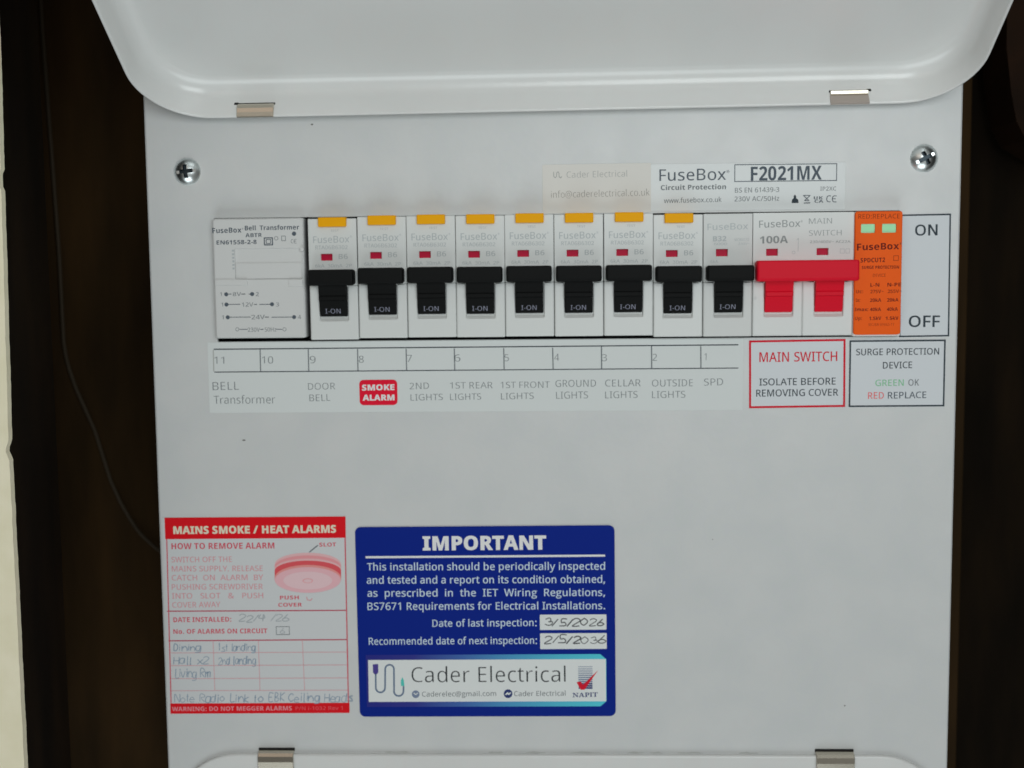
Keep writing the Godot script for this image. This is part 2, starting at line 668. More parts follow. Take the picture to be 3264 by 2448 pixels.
func make_consumer_unit() -> void:
	var unit := thing("consumer_unit")
	tag(unit, "white metal consumer unit with raised lid holding the breaker row", "consumer unit")
	# face panel: a frame round the breaker opening, folded edges outside
	var cy := (PANEL_TOP + PANEL_BOTTOM) / 2
	var hh := (PANEL_TOP - PANEL_BOTTOM) / 2
	var cc := CUT.get_center()
	var st := begin()
	loft(st, [[0, cy, 149, hh, 1.2, -14.0], [0, cy, 149, hh, 1.2, -0.9], [0, cy, 148.75, hh - 0.25, 1.1, -0.3], [0, cy, 148.2, hh - 0.8, 0.8, 0.0],
		[cc.x, cc.y, CUT.size.x / 2 + 0.15, CUT.size.y / 2 + 0.15, 0.3, 0.0], [cc.x, cc.y, CUT.size.x / 2, CUT.size.y / 2, 0.3, -0.2], [cc.x, cc.y, CUT.size.x / 2, CUT.size.y / 2, 0.3, -1.5]], false, false, 3)
	part(unit, "face_panel", st, M.panel)
	var shell := begin()
	loft(shell, [[0, cy, 148, hh - 1, 2, -99], [0, cy, 148, hh - 1, 2, -14.2], [0, cy, 140, hh - 8, 2, -14.2]], true, false, 3)
	part(unit, "enclosure", shell, M.panel)
	var inside := begin()
	block(inside, CUT.position.x - 6, CUT.end.x + 6, CUT.position.y - 6, CUT.end.y + 6, -30, -20)
	part(unit, "interior", inside, M.dark)

	# lid: a shallow pressed tray hinged at the top edge, swung up and out; its inner side faces the viewer
	var lid := Node3D.new()
	lid.name = "lid"
	lid.position = Vector3(1.5, 97.7, 4.5) * MM
	lid.basis = Basis(Vector3.BACK, 0.007) * Basis(Vector3.RIGHT, 1.0)
	unit.add_child(lid)
	var w := 148.2
	var length := 238.0
	var rings := []
	var depth := 13.0
	for i in 7:   # outside: back fillet
		var t := PI / 2 * i / 6
		rings.append([8.0 * (1 - sin(t)), -depth - 1.2 + 8.0 * (1 - cos(t))])
	rings.append([0.0, -0.6])
	rings.append([0.2, -0.15])
	rings.append([0.6, 0.0])
	rings.append([1.0, -0.15])
	rings.append([1.2, -0.6])
	for i in 9:   # inside: fillet into the flat
		var t := PI / 2 * i / 8
		rings.append([1.9 + 6.0 * (1 - cos(t)), -depth + 6.0 * (1 - sin(t))])
	var list := []
	for r in rings:
		list.append([0, length / 2, w - r[0], length / 2 - r[0], 25.0 - r[0] * 0.8, r[1]])
	var tray := begin()
	loft(tray, list, true, true, 14, true)
	part(lid, "tray", tray, M.lid)
	for x in [[-107.9, 1.0], [105.8, -1.0]]:
		hinge(lid, x[0], x[1])

	# lower flap: same outline, folded down, only its rounded top edge in view
	var flap := begin()
	var fl := []
	for r in [[0.0, 0.05], [0.0, 0.9], [0.12, 1.25], [0.4, 1.5], [0.8, 1.6]]:
		fl.append([0.9, -143.0 - 70.0, 147.5 - r[0], 70.0 - r[0], 25.0 - r[0], r[1]])
	loft(flap, fl, true, true, 14)
	part(unit, "lower_flap", flap, M.lid)
	for x in [[-113.2, -99.6], [99.2, 113.4]]:
		var slot := begin()
		block(slot, x[0] - 0.2, x[1] + 0.2, -142.3, -140.9, -0.3, 0.12, 0.3, 0.02)
		part(unit, "clip_slot", slot, M.soot)
		var clip := begin()
		var prof := PackedVector2Array([Vector2(-0.8, -141.6), Vector2(0.9, -141.7), Vector2(2.2, -142.3), Vector2(2.9, -143.4), Vector2(3.1, -145.5), Vector2(2.6, -150.0), Vector2(2.2, -156), Vector2(1.7, -156), Vector2(1.9, -149), Vector2(1.8, -144), Vector2(0.8, -142.6), Vector2(-0.8, -142.4)])
		extrude_x(clip, prof, x[0], x[1], 0.12)
		part(unit, "spring_clip", clip, clip_metal)

	screw(unit, Vector3(-133.5, 78.4, 0), 6.0, "slotted zinc screw in the panel's left corner")
	screw(unit, Vector3(135.4, 79.8, 0), 27.0, "slotted zinc screw in the panel's right corner")
	for q in [[-60, 5.0], [-22, 3.0], [-7, 4.0], [12, 6.0], [31, 3.5], [39, 2.5], [52, 5.0], [74, 4.0]]:
		var sm := begin()
		var dirt := PackedVector2Array()
		for i in 14:
			var a := TAU * i / 14
			dirt.append(Vector2(q[0] + q[1] * cos(a) + 0.35 * sin(5.0 * a + float(q[0])), -142.7 + (0.42 if sin(a) > 0 else 0.15) * sin(a) * (1.0 + 0.5 * cos(4.0 * a + float(q[0])))))
		sheet_shape(sm, dirt, 0.008, 0.02)
		part(unit, "dirt_smudge", sm, M.smudge)
	# specks of dirt and chips on the paint
	var rng := RandomNumberGenerator.new()
	rng.seed = 9
	for q in [[-115.5, -21.6, 0.75, 0.28], [-86.7, 94.9, 0.5, 0.3], [110, -124, 0.3, 0.3], [60.0, -60.0, 0.2, 0.2]]:
		var s := begin()
		var blob := PackedVector2Array()
		for i in 9:
			var r := rng.randf_range(0.7, 1.1)
			blob.append(Vector2(q[0] + q[2] * r * cos(TAU * i / 9), q[1] + q[3] * r * sin(TAU * i / 9)))
		sheet_shape(s, blob, 0.01, 0.06)
		part(unit, "paint_speck", s, M.speck)


func hinge(lid: Node3D, x: float, side: float) -> void:
	# a sprung steel tongue that comes through a slot in the lid's hinge wall
	var slot := begin()
	block(slot, x - 7.1, x + 7.1, 0.6, 1.75, -6.1, -4.7, 0.2, 0.05)
	block(slot, x - side * 7.2 - 0.9, x - side * 7.2 + 0.9, 0.6, 1.78, -6.6, -4.9, 0.2, 0.05)
	part(lid, "hinge_slot", slot, M.soot)
	var clip := begin()
	var prof := PackedVector2Array()
	if side > 0:
		prof = PackedVector2Array([Vector2(-5.6, 0.8), Vector2(-5.0, 2.0), Vector2(-3.8, 2.7), Vector2(-2.6, 2.6), Vector2(-1.2, 2.0), Vector2(0.3, 1.5), Vector2(0.4, 0.9), Vector2(-1.4, 1.2), Vector2(-4.4, 1.3)])
	else:
		prof = PackedVector2Array([Vector2(-5.6, 0.8), Vector2(-5.2, 2.3), Vector2(-4.3, 2.9), Vector2(-3.4, 2.4), Vector2(-3.0, 1.0)])
	prof.reverse()
	extrude_x(clip, prof, x - 6.7, x + 6.7, 0.12)
	part(lid, "hinge_clip", clip, clip_metal)
	if side < 0:
		var notch := begin()
		block(notch, x - 6.9, x + 6.9, 0.7, 1.72, -3.2, 0.12, 0.2, 0.05)
		part(lid, "hinge_pad", notch, M.hinge_pad)


func screw(unit: Node3D, at: Vector3, degrees: float, label: String) -> void:
	var s := CSGSphere3D.new()
	s.name = "screw"
	s.radius = 6.0 * MM
	s.radial_segments = 48
	s.rings = 32
	s.smooth_faces = true
	s.material = M.zinc
	s.position = (at + Vector3(0, 0, -3.2)) * MM
	s.set_meta("label", label)
	unit.add_child(s, true)
	for cut in [[Vector3(14, 1.15, 2.2), 0.0, 5.9], [Vector3(5.0, 1.5, 4.0), 0.0, 5.6], [Vector3(5.0, 1.5, 4.0), 90.0, 5.6]]:
		var b := CSGBox3D.new()
		b.name = "recess"
		b.operation = CSGShape3D.OPERATION_SUBTRACTION
		b.size = cut[0] * MM
		b.position = Vector3(0, 0, cut[2]) * MM
		b.rotation_degrees.z = degrees + cut[1]
		b.material = M.recess if cut[2] < 5.8 else M.zinc
		s.add_child(b, true)


# ------------------------------------------------------------------ modules on the rail
func window_block(st: SurfaceTool, x0: float, x1: float, y0: float, y1: float, win: Array) -> void:
	# upper part of a module's front: split into columns, each with one recessed window [x0, x1, y0, y1]
	var edges := [x0]
	for i in win.size() - 1:
		edges.append((win[i][1] + win[i + 1][0]) / 2)
	edges.append(x1)
	block(st, x0, x1, y0, y1, -18, -1.3, 0.4, 0.0)
	for i in win.size():
		var a: float = edges[i]
		var b: float = edges[i + 1]
		var k: Array = win[i]
		var cx := (a + b) / 2
		var cy := (y0 + y1) / 2
		var w := (b - a) / 2
		var h := (y1 - y0) / 2
		var kx: float = (k[0] + k[1]) / 2
		var ky: float = (k[2] + k[3]) / 2
		var kw: float = (k[1] - k[0]) / 2
		var kh: float = (k[3] - k[2]) / 2
		var e := 0.18 if win.size() == 1 else 0.0
		loft(st, [[cx, cy, w, h, 0.2, -1.4], [cx, cy, w, h, 0.2, -e], [cx, cy, w - e, h - e, 0.2, 0.0], [kx, ky, kw + 0.08, kh + 0.08, 0.1, 0.0], [kx, ky, kw, kh, 0.1, -0.1], [kx, ky, kw, kh, 0.1, -1.2]], false, false, 1)


func pit_block(st: SurfaceTool, x0: float, x1: float, y0: float, y1: float, pit: Array) -> void:
	# lower part of a module's front with the sunk bay behind the toggle's stem
	var cx := (x0 + x1) / 2
	var cy := (y0 + y1) / 2
	var w := (x1 - x0) / 2
	var h := (y1 - y0) / 2
	var kx: float = (pit[0] + pit[1]) / 2
	var ky: float = (pit[2] + pit[3]) / 2
	var kw: float = (pit[1] - pit[0]) / 2
	var kh: float = (pit[3] - pit[2]) / 2
	loft(st, [[cx, cy, w, h, 0.4, -18], [cx, cy, w, h, 0.4, -0.5], [cx, cy, w - 0.15, h - 0.15, 0.4, -0.15], [cx, cy, w - 0.5, h - 0.5, 0.4, 0.0], [kx, ky, kw + 0.4, kh + 0.3, 0.6, 0.0], [kx, ky, kw + 0.12, kh + 0.08, 0.5, -0.15], [kx, ky, kw, kh, 0.4, -0.4], [kx, ky + 0.35, kw - 0.1, kh - 0.45, 0.3, -1.1]], false, true, 3)


func stem_shape(st: SurfaceTool, x0: float, x1: float, y0: float, y1: float) -> void:
	# curved drum of a toggle with a rib across it
	var h := y1 - y0
	var prof := PackedVector2Array([Vector2(4.0, y1 + 1.2), Vector2(2.9, y1), Vector2(2.3, y1 - h * 0.16), Vector2(1.95, y1 - h * 0.32), Vector2(2.25, y1 - h * 0.36), Vector2(2.2, y1 - h * 0.47), Vector2(1.45, y1 - h * 0.50), Vector2(1.3, y1 - h * 0.56), Vector2(0.75, y1 - h * 0.8), Vector2(0.1, y0 + 0.3), Vector2(-0.2, y0), Vector2(-4.2, y0), Vector2(-4.2, y1 + 1.2)])
	extrude_x(st, prof, x0, x1, 0.25)


func handle_shape(st: SurfaceTool, x0: float, x1: float, y0: float, y1: float, z: float, lean := 0.0) -> void:
	var cx := (x0 + x1) / 2
	var cy := (y0 + y1) / 2
	var w := (x1 - x0) / 2
	var h := (y1 - y0) / 2
	loft(st, [[cx, cy, w - lean, h - 0.3, 0.7, 0.05], [cx, cy, w, h, 0.8, z * 0.45], [cx, cy, w, h, 0.8, z - 0.9], [cx, cy + 0.1, w - 0.15, h - 0.15, 0.8, z - 0.4], [cx, cy + 0.2, w - 0.4, h - 0.45, 0.8, z - 0.1], [cx, cy + 0.3, w - 0.8, h - 0.9, 0.7, z]], true, true, 4)


func plate(parent: Node3D, called: String, x0: float, x1: float, y0: float, y1: float, z0: float, z1: float, m: Material, r := 0.2, bevel := 0.1) -> MeshInstance3D:
	var st := begin()
	block(st, x0, x1, y0, y1, z0, z1, r, bevel)
	return part(parent, called, st, m)


func toggle_mark(toggle: MeshInstance3D, x0: float, x1: float, y: float) -> void:
	var t := line(toggle, "toggle_lettering", "I-ON", Vector2(x0, 0), Vector2(x1, 0), 1.8, M.ink_toggle, "regular", 0.0)
	t.position = Vector3(0, y, 0.5) * MM
	t.rotation.x = 0.28


func make_breakers() -> void:
	var s := thing("circuit_breaker")
	base_z = 0.0
	var st := begin()
	window_block(st, 0.0, 17.80, 20.0, 44.3, [[4.5, 8.75, 29.05, 31.5]])
	pit_block(st, 0.0, 17.80, 0.0, 19.97, [3.6, 14.1, 7.0, 19.6])
	part(s, "body", st, M.module)
	plate(s, "indicator_window", 4.4, 8.85, 28.95, 31.6, -1.6, -0.95, M.window_red, 0.1, 0.05)
	plate(s, "test_button", 3.95, 14.25, 41.3, 44.75, -2.0, 1.5, M.yellow, 0.35, 0.35)
	var tg := begin()
	handle_shape(tg, 0.55, 17.05, 20.0, 25.8, 5.8)
	stem_shape(tg, 3.7, 13.85, 8.55, 20.0)
	var toggle := part(s, "toggle", tg, M.black)
	toggle_mark(toggle, 5.8, 11.4, 9.7)
	print_breaker(s)
	var names := ["DOOR BELL", "SMOKE ALARM", "2ND LIGHTS", "1ST REAR LIGHTS", "1ST FRONT LIGHTS", "GROUND LIGHTS", "CELLAR LIGHTS", "OUTSIDE LIGHTS"]
	var xs := [-88.42, -70.37, -52.32, -34.42, -16.44, 1.58, 19.6, 37.58]
	var ys := [16.15, 16.65, 16.75, 16.68, 16.8, 16.7, 16.78, 16.2]
	var all := [s]
	for i in 7:
		var c: Node3D = s.duplicate()
		c.name = "circuit_breaker_%03d" % (i + 1)
		add_child(c, true)
		all.append(c)
	for i in 8:
		all[i].position = Vector3(xs[i], ys[i], 4.0 + [0.0, 0.1, -0.05, 0.12, 0.0, 0.08, -0.04, 0.1][i]) * MM
		all[i].rotation.z = [0.002, -0.001, 0.001, -0.002, 0.0, 0.001, -0.001, 0.0][i]
		tag(all[i], "black-toggled circuit breaker with yellow test button above the strip name " + names[i], "circuit breaker", "circuit breakers with yellow test buttons")
	# the plain breaker that feeds the surge module
	s = thing("circuit_breaker", Vector3(55.64, 16.15, 4.0))
	tag(s, "circuit breaker without a yellow button, between the yellow-buttoned ones and the red switch", "circuit breaker")
	st = begin()
	window_block(st, 0.0, 17.72, 20.0, 44.5, [[4.55, 8.8, 29.15, 31.75]])
	pit_block(st, 0.0, 17.72, 0.0, 19.97, [4.0, 14.4, 7.1, 19.6])
	part(s, "body", st, M.module_grey)
	plate(s, "indicator_window", 4.45, 8.9, 29.05, 31.85, -1.6, -0.95, M.window_red, 0.1, 0.05)
	tg = begin()
	handle_shape(tg, 0.8, 17.6, 20.2, 25.9, 6.2)
	stem_shape(tg, 4.1, 14.1, 8.75, 20.1)
	toggle = part(s, "toggle", tg, M.black)
	toggle_mark(toggle, 5.9, 11.6, 10.0)
	print_plain_breaker(s)


func make_main_switch() -> void:
	var s := thing("main_switch", Vector3(73.55, 16.2, 4.0))
	tag(s, "double-width main switch with a wide red toggle bar", "main switch")
	base_z = 0.0
	var st := begin()
	window_block(st, 0.0, 36.1, 20.0, 44.55, [[4.75, 8.95, 29.1, 31.6], [22.9, 27.1, 29.15, 31.65]])
	pit_block(st, 0.0, 18.0, 0.0, 19.97, [4.25, 14.55, 7.1, 19.6])
	pit_block(st, 18.02, 36.1, 0.0, 19.97, [22.35, 32.65, 7.1, 19.6])
	part(s, "body", st, M.module)
	for x in [4.65, 22.8]:
		plate(s, "indicator_window", x, x + 4.4, 29.0, 31.75, -1.6, -0.95, M.window_red, 0.1, 0.05)
	var tg := begin()
	handle_shape(tg, 0.45, 36.75, 19.9, 27.4, 7.5, 0.3)
	stem_shape(tg, 4.35, 14.3, 8.65, 20.0)
	stem_shape(tg, 22.45, 32.4, 8.65, 20.0)
	part(s, "toggle", tg, M.toggle_red)
	plate(s, "rivet", 0.5, 1.5, 13.2, 14.4, -0.3, 0.12, M.module_grey, 0.45, 0.05)
	print_main_switch(s)
	stroke(s, "circuit_symbol", PackedVector2Array([Vector2(16.2, 30.6), Vector2(16.3, 35.4), Vector2(15.7, 34.6)]), 0.16, M.ink_ghost, 0.02)
	ring(s, "circuit_symbol", Vector2(14.6, 30.2), 0.6, 0.14, M.ink_ghost, 0.02)
	border(s, "circuit_symbol", Rect2(31.3, 29.7, 1.6, 1.7), 0.14, M.ink_ghost, 0.02)
	border(s, "circuit_symbol", Rect2(33.3, 29.7, 1.5, 1.7), 0.14, M.ink_ghost, 0.02)


func make_surge_module() -> void:
	var s := thing("surge_module", Vector3(109.75, 16.35, 4.0))
	tag(s, "bright orange surge protection module with two green windows", "surge protector")
	base_z = 0.0
	plate(s, "base", 0.0, 17.2, -0.55, 44.4, -18.0, 0.0, M.module, 0.5, 0.2)
	var st := begin()
	var list := []
	for r in [[0.0, -0.3], [0.0, 0.5], [0.1, 0.8], [0.3, 1.0]]:
		list.append([8.62, 22.3, 8.5 - r[0], 22.25 - r[0], 1.1, r[1]])
	loft(st, list, true, false, 4)
	# the front of the cartridge, in two halves so that each window is a real opening
	for k in [[0.42, 8.62, 2.35, 7.25, 36.85, 39.95], [8.62, 16.82, 9.85, 14.8, 36.85, 39.95]]:
		loft(st, [[(k[0] + k[1]) / 2, 22.3, (k[1] - k[0]) / 2, 21.95, 0.05, 1.0], [(k[2] + k[3]) / 2, (k[4] + k[5]) / 2, (k[3] - k[2]) / 2 + 0.1, (k[5] - k[4]) / 2 + 0.1, 0.4, 1.0], [(k[2] + k[3]) / 2, (k[4] + k[5]) / 2, (k[3] - k[2]) / 2, (k[5] - k[4]) / 2, 0.4, 0.2]], false, false, 4)
	part(s, "cartridge", st, M.orange)
	plate(s, "status_window", 2.2, 7.4, 36.7, 40.1, -0.2, 0.45, M.window_green, 0.3, 0.05)
	plate(s, "status_window", 9.7, 14.95, 36.7, 40.1, -0.2, 0.45, M.window_green, 0.3, 0.05)
	print_surge_module(s)
	border(s, "class_mark", Rect2(14.0, 26.7, 1.9, 1.9), 0.18, M.ink_rust, 1.02)


func make_transformer() -> void:
	var s := thing("bell_transformer", Vector3(-123.95, 16.95, 4.0))
	tag(s, "wide grey-white bell transformer with printed wiring diagram at the row's left end", "transformer")
	base_z = 0.0
	var st := begin()
	loft(st, [[16.9, 22.0, 16.9, 22.0, 1.0, -18], [16.9, 22.0, 16.9, 22.0, 1.0, -0.9], [16.9, 22.0, 16.65, 21.8, 1.0, -0.3], [16.9, 22.0, 16.2, 21.5, 0.8, 0.0], [20.6, 27.3, 12.5, 5.7, 0.3, 0.0], [20.6, 27.3, 12.3, 5.5, 0.3, -0.6]], false, true, 3)
	part(s, "body", st, M.transformer)
	plate(s, "cover_plate", 8.4, 32.6, 21.9, 27.6, -0.7, -0.25, M.transformer, 0.2, 0.1)
	plate(s, "latch", 0.6, 12.6, 19.6, 21.75, -0.4, 0.45, M.transformer, 0.2, 0.2)
	plate(s, "latch", 27.8, 33.1, 18.9, 21.55, -0.4, 0.45, M.transformer, 0.2, 0.2)
	plate(s, "catch", 32.4, 33.9, 31.8, 33.2, -0.3, 0.9, M.transformer, 0.6, 0.2)
	for i in 6:
		plate(s, "vent_slot", 7.2, 8.0, 25.4 + i * 1.3, 26.1 + i * 1.3, -0.3, 0.02, M.ink_ghost, 0.1, 0.01)
	plate(s, "dark_gap_strip", 34.75, 35.35, -0.6, 44.3, -10.0, -2.0, M.dark, 0.2, 0.1)
	print_transformer(s)
	dot(s, "approval_mark", Vector2(30.3, 38.2), 0.8, M.ink_grey, 0.02)
	ring(s, "approval_mark", Vector2(23.7, 36.6), 0.75, 0.18, M.ink_mid, 0.02)
	border(s, "approval_mark", Rect2(25.6, 35.6, 1.6, 1.9), 0.2, M.ink_mid, 0.02)


func print_breaker(s: Node3D) -> void:
	line(s, "printed_text", "TEST", Vector2(8.27, 39.52), Vector2(11.37, 39.53), 0.82, M.ink_ghost, "regular", 0.02)
	line(s, "printed_text", "FuseBox", Vector2(1.83, 35.49), Vector2(15.14, 35.59), 2.46, M.ink_ghost, "regular", 0.02)
	line(s, "printed_text", "®", Vector2(15.31, 37.35), Vector2(16.06, 37.34), 0.66, M.ink_ghost, "regular", 0.02)
	line(s, "printed_text", "RTA06B6302", Vector2(2.55, 33.18), Vector2(14.42, 33.17), 1.4, M.ink_ghost, "regular", 0.02)
	line(s, "printed_text", "B6", Vector2(11.08, 29.59), Vector2(14.39, 29.6), 1.81, M.ink_ghost, "semi", 0.02)
	line(s, "printed_text", "6kA  30mA  2P", Vector2(2.36, 26.59), Vector2(15.81, 26.54), 1.24, M.ink_ghost, "regular", 0.02)

func print_plain_breaker(s: Node3D) -> void:
	line(s, "printed_text", "FuseBox", Vector2(1.44, 38.63), Vector2(16.07, 38.83), 2.29, M.ink_ghost, "regular", 0.02)
	line(s, "printed_text", "B32", Vector2(3.44, 34.56), Vector2(8.28, 34.6), 1.84, M.ink_ghost, "bold", 0.02)
	line(s, "printed_text", "6000", Vector2(3.82, 33.18), Vector2(8.52, 33.17), 0.92, M.ink_ghost, "regular", 0.02)
	line(s, "printed_text", "MCBN132", Vector2(11.27, 34.57), Vector2(16.42, 34.61), 1.01, M.ink_ghost, "regular", 0.02)
	line(s, "printed_text", "230V~", Vector2(12.57, 33.18), Vector2(16.62, 33.22), 0.83, M.ink_ghost, "regular", 0.02)
	line(s, "printed_text", "6kA", Vector2(2.56, 26.74), Vector2(5.33, 26.76), 1.11, M.ink_ghost, "regular", 0.02)

func print_main_switch(s: Node3D) -> void:
	line(s, "printed_text", "FuseBox", Vector2(2.14, 39.26), Vector2(16.9, 39.46), 2.52, M.ink_soft, "regular", 0.02)
	line(s, "printed_text", "®", Vector2(16.97, 41.02), Vector2(17.71, 41.01), 0.73, M.ink_soft, "regular", 0.02)
	line(s, "printed_text", "MAIN", Vector2(20, 40.43), Vector2(28.24, 40.53), 1.92, M.ink_soft, "light", 0.02)
	line(s, "printed_text", "SWITCH", Vector2(20.05, 36.17), Vector2(31.73, 36.23), 1.92, M.ink_soft, "light", 0.02)
	line(s, "printed_text", "100A", Vector2(2.41, 33.56), Vector2(12.52, 33.64), 2.57, M.ink_soft, "bold", 0.02)
	line(s, "printed_text", "230/400V~ AC22A", Vector2(20.45, 33.51), Vector2(34.97, 33.49), 0.92, M.ink_soft, "regular", 0.02)

func print_surge_module(s: Node3D) -> void:
	line(s, "printed_text", "RED:REPLACE", Vector2(1.2, 41.89), Vector2(15.99, 41.86), 1.64, M.ink_rust, "regular", 1.02)
	line(s, "printed_text", "FuseBox", Vector2(0.92, 30.57), Vector2(15.97, 30.86), 2.38, M.ink_maroon, "bold", 1.02)
	line(s, "printed_text", "®", Vector2(16.12, 32.51), Vector2(16.94, 32.5), 0.73, M.ink_maroon, "regular", 1.02)
	line(s, "printed_text", "SPDCUT2", Vector2(2.27, 26.2), Vector2(11.04, 26.29), 1.56, M.ink_maroon, "bold", 1.02)
	line(s, "printed_text", "SURGE PROTECTION", Vector2(2.76, 23.85), Vector2(16.1, 23.9), 1.1, M.ink_maroon, "bold", 1.02)
	line(s, "printed_text", "DEVICE", Vector2(6.79, 20.96), Vector2(11.36, 21.01), 1.1, M.ink_rust, "regular", 1.02)
	line(s, "printed_text", "L-N", Vector2(5.93, 17.43), Vector2(9.14, 17.49), 1.29, M.ink_maroon, "bold", 1.02)
	line(s, "printed_text", "N-PE", Vector2(12.02, 17.47), Vector2(16.9, 17.51), 1.29, M.ink_maroon, "bold", 1.02)
	line(s, "printed_text", "Uc:", Vector2(0.8, 15.13), Vector2(3.36, 15.15), 1.2, M.ink_rust, "bold", 1.02)
	line(s, "printed_text", "275V~", Vector2(5.97, 15.08), Vector2(10.69, 15.13), 1.2, M.ink_rust, "bold", 1.02)
	line(s, "printed_text", "255V~", Vector2(12.15, 15.12), Vector2(17.18, 15.16), 1.2, M.ink_rust, "bold", 1.02)
	line(s, "printed_text", "In:", Vector2(0.76, 12), Vector2(2.36, 12.03), 1.2, M.ink_rust, "bold", 1.02)
	line(s, "printed_text", "20kA", Vector2(5.89, 11.95), Vector2(9.92, 12), 1.2, M.ink_maroon, "bold", 1.02)
	line(s, "printed_text", "20kA", Vector2(12.02, 11.99), Vector2(16.09, 12.04), 1.2, M.ink_maroon, "bold", 1.02)
	line(s, "printed_text", "Imax:", Vector2(0.53, 8.67), Vector2(5.3, 8.68), 1.2, M.ink_maroon, "bold", 1.02)
	line(s, "printed_text", "40kA", Vector2(5.94, 8.63), Vector2(9.88, 8.68), 1.2, M.ink_maroon, "bold", 1.02)
	line(s, "printed_text", "40kA", Vector2(11.99, 8.66), Vector2(15.93, 8.72), 1.2, M.ink_maroon, "bold", 1.02)
	line(s, "printed_text", "Up:", Vector2(0.63, 5.44), Vector2(3.06, 5.46), 1.2, M.ink_rust, "bold", 1.02)
	line(s, "printed_text", "1.5kV", Vector2(5.72, 5.39), Vector2(10.03, 5.45), 1.2, M.ink_maroon, "bold", 1.02)
	line(s, "printed_text", "1.5kV", Vector2(11.59, 5.39), Vector2(16.22, 5.44), 1.2, M.ink_maroon, "bold", 1.02)
	line(s, "printed_text", "IEC/EN 61643-11", Vector2(5.48, 3.27), Vector2(14.56, 3.28), 0.93, M.ink_rust, "regular", 1.02)

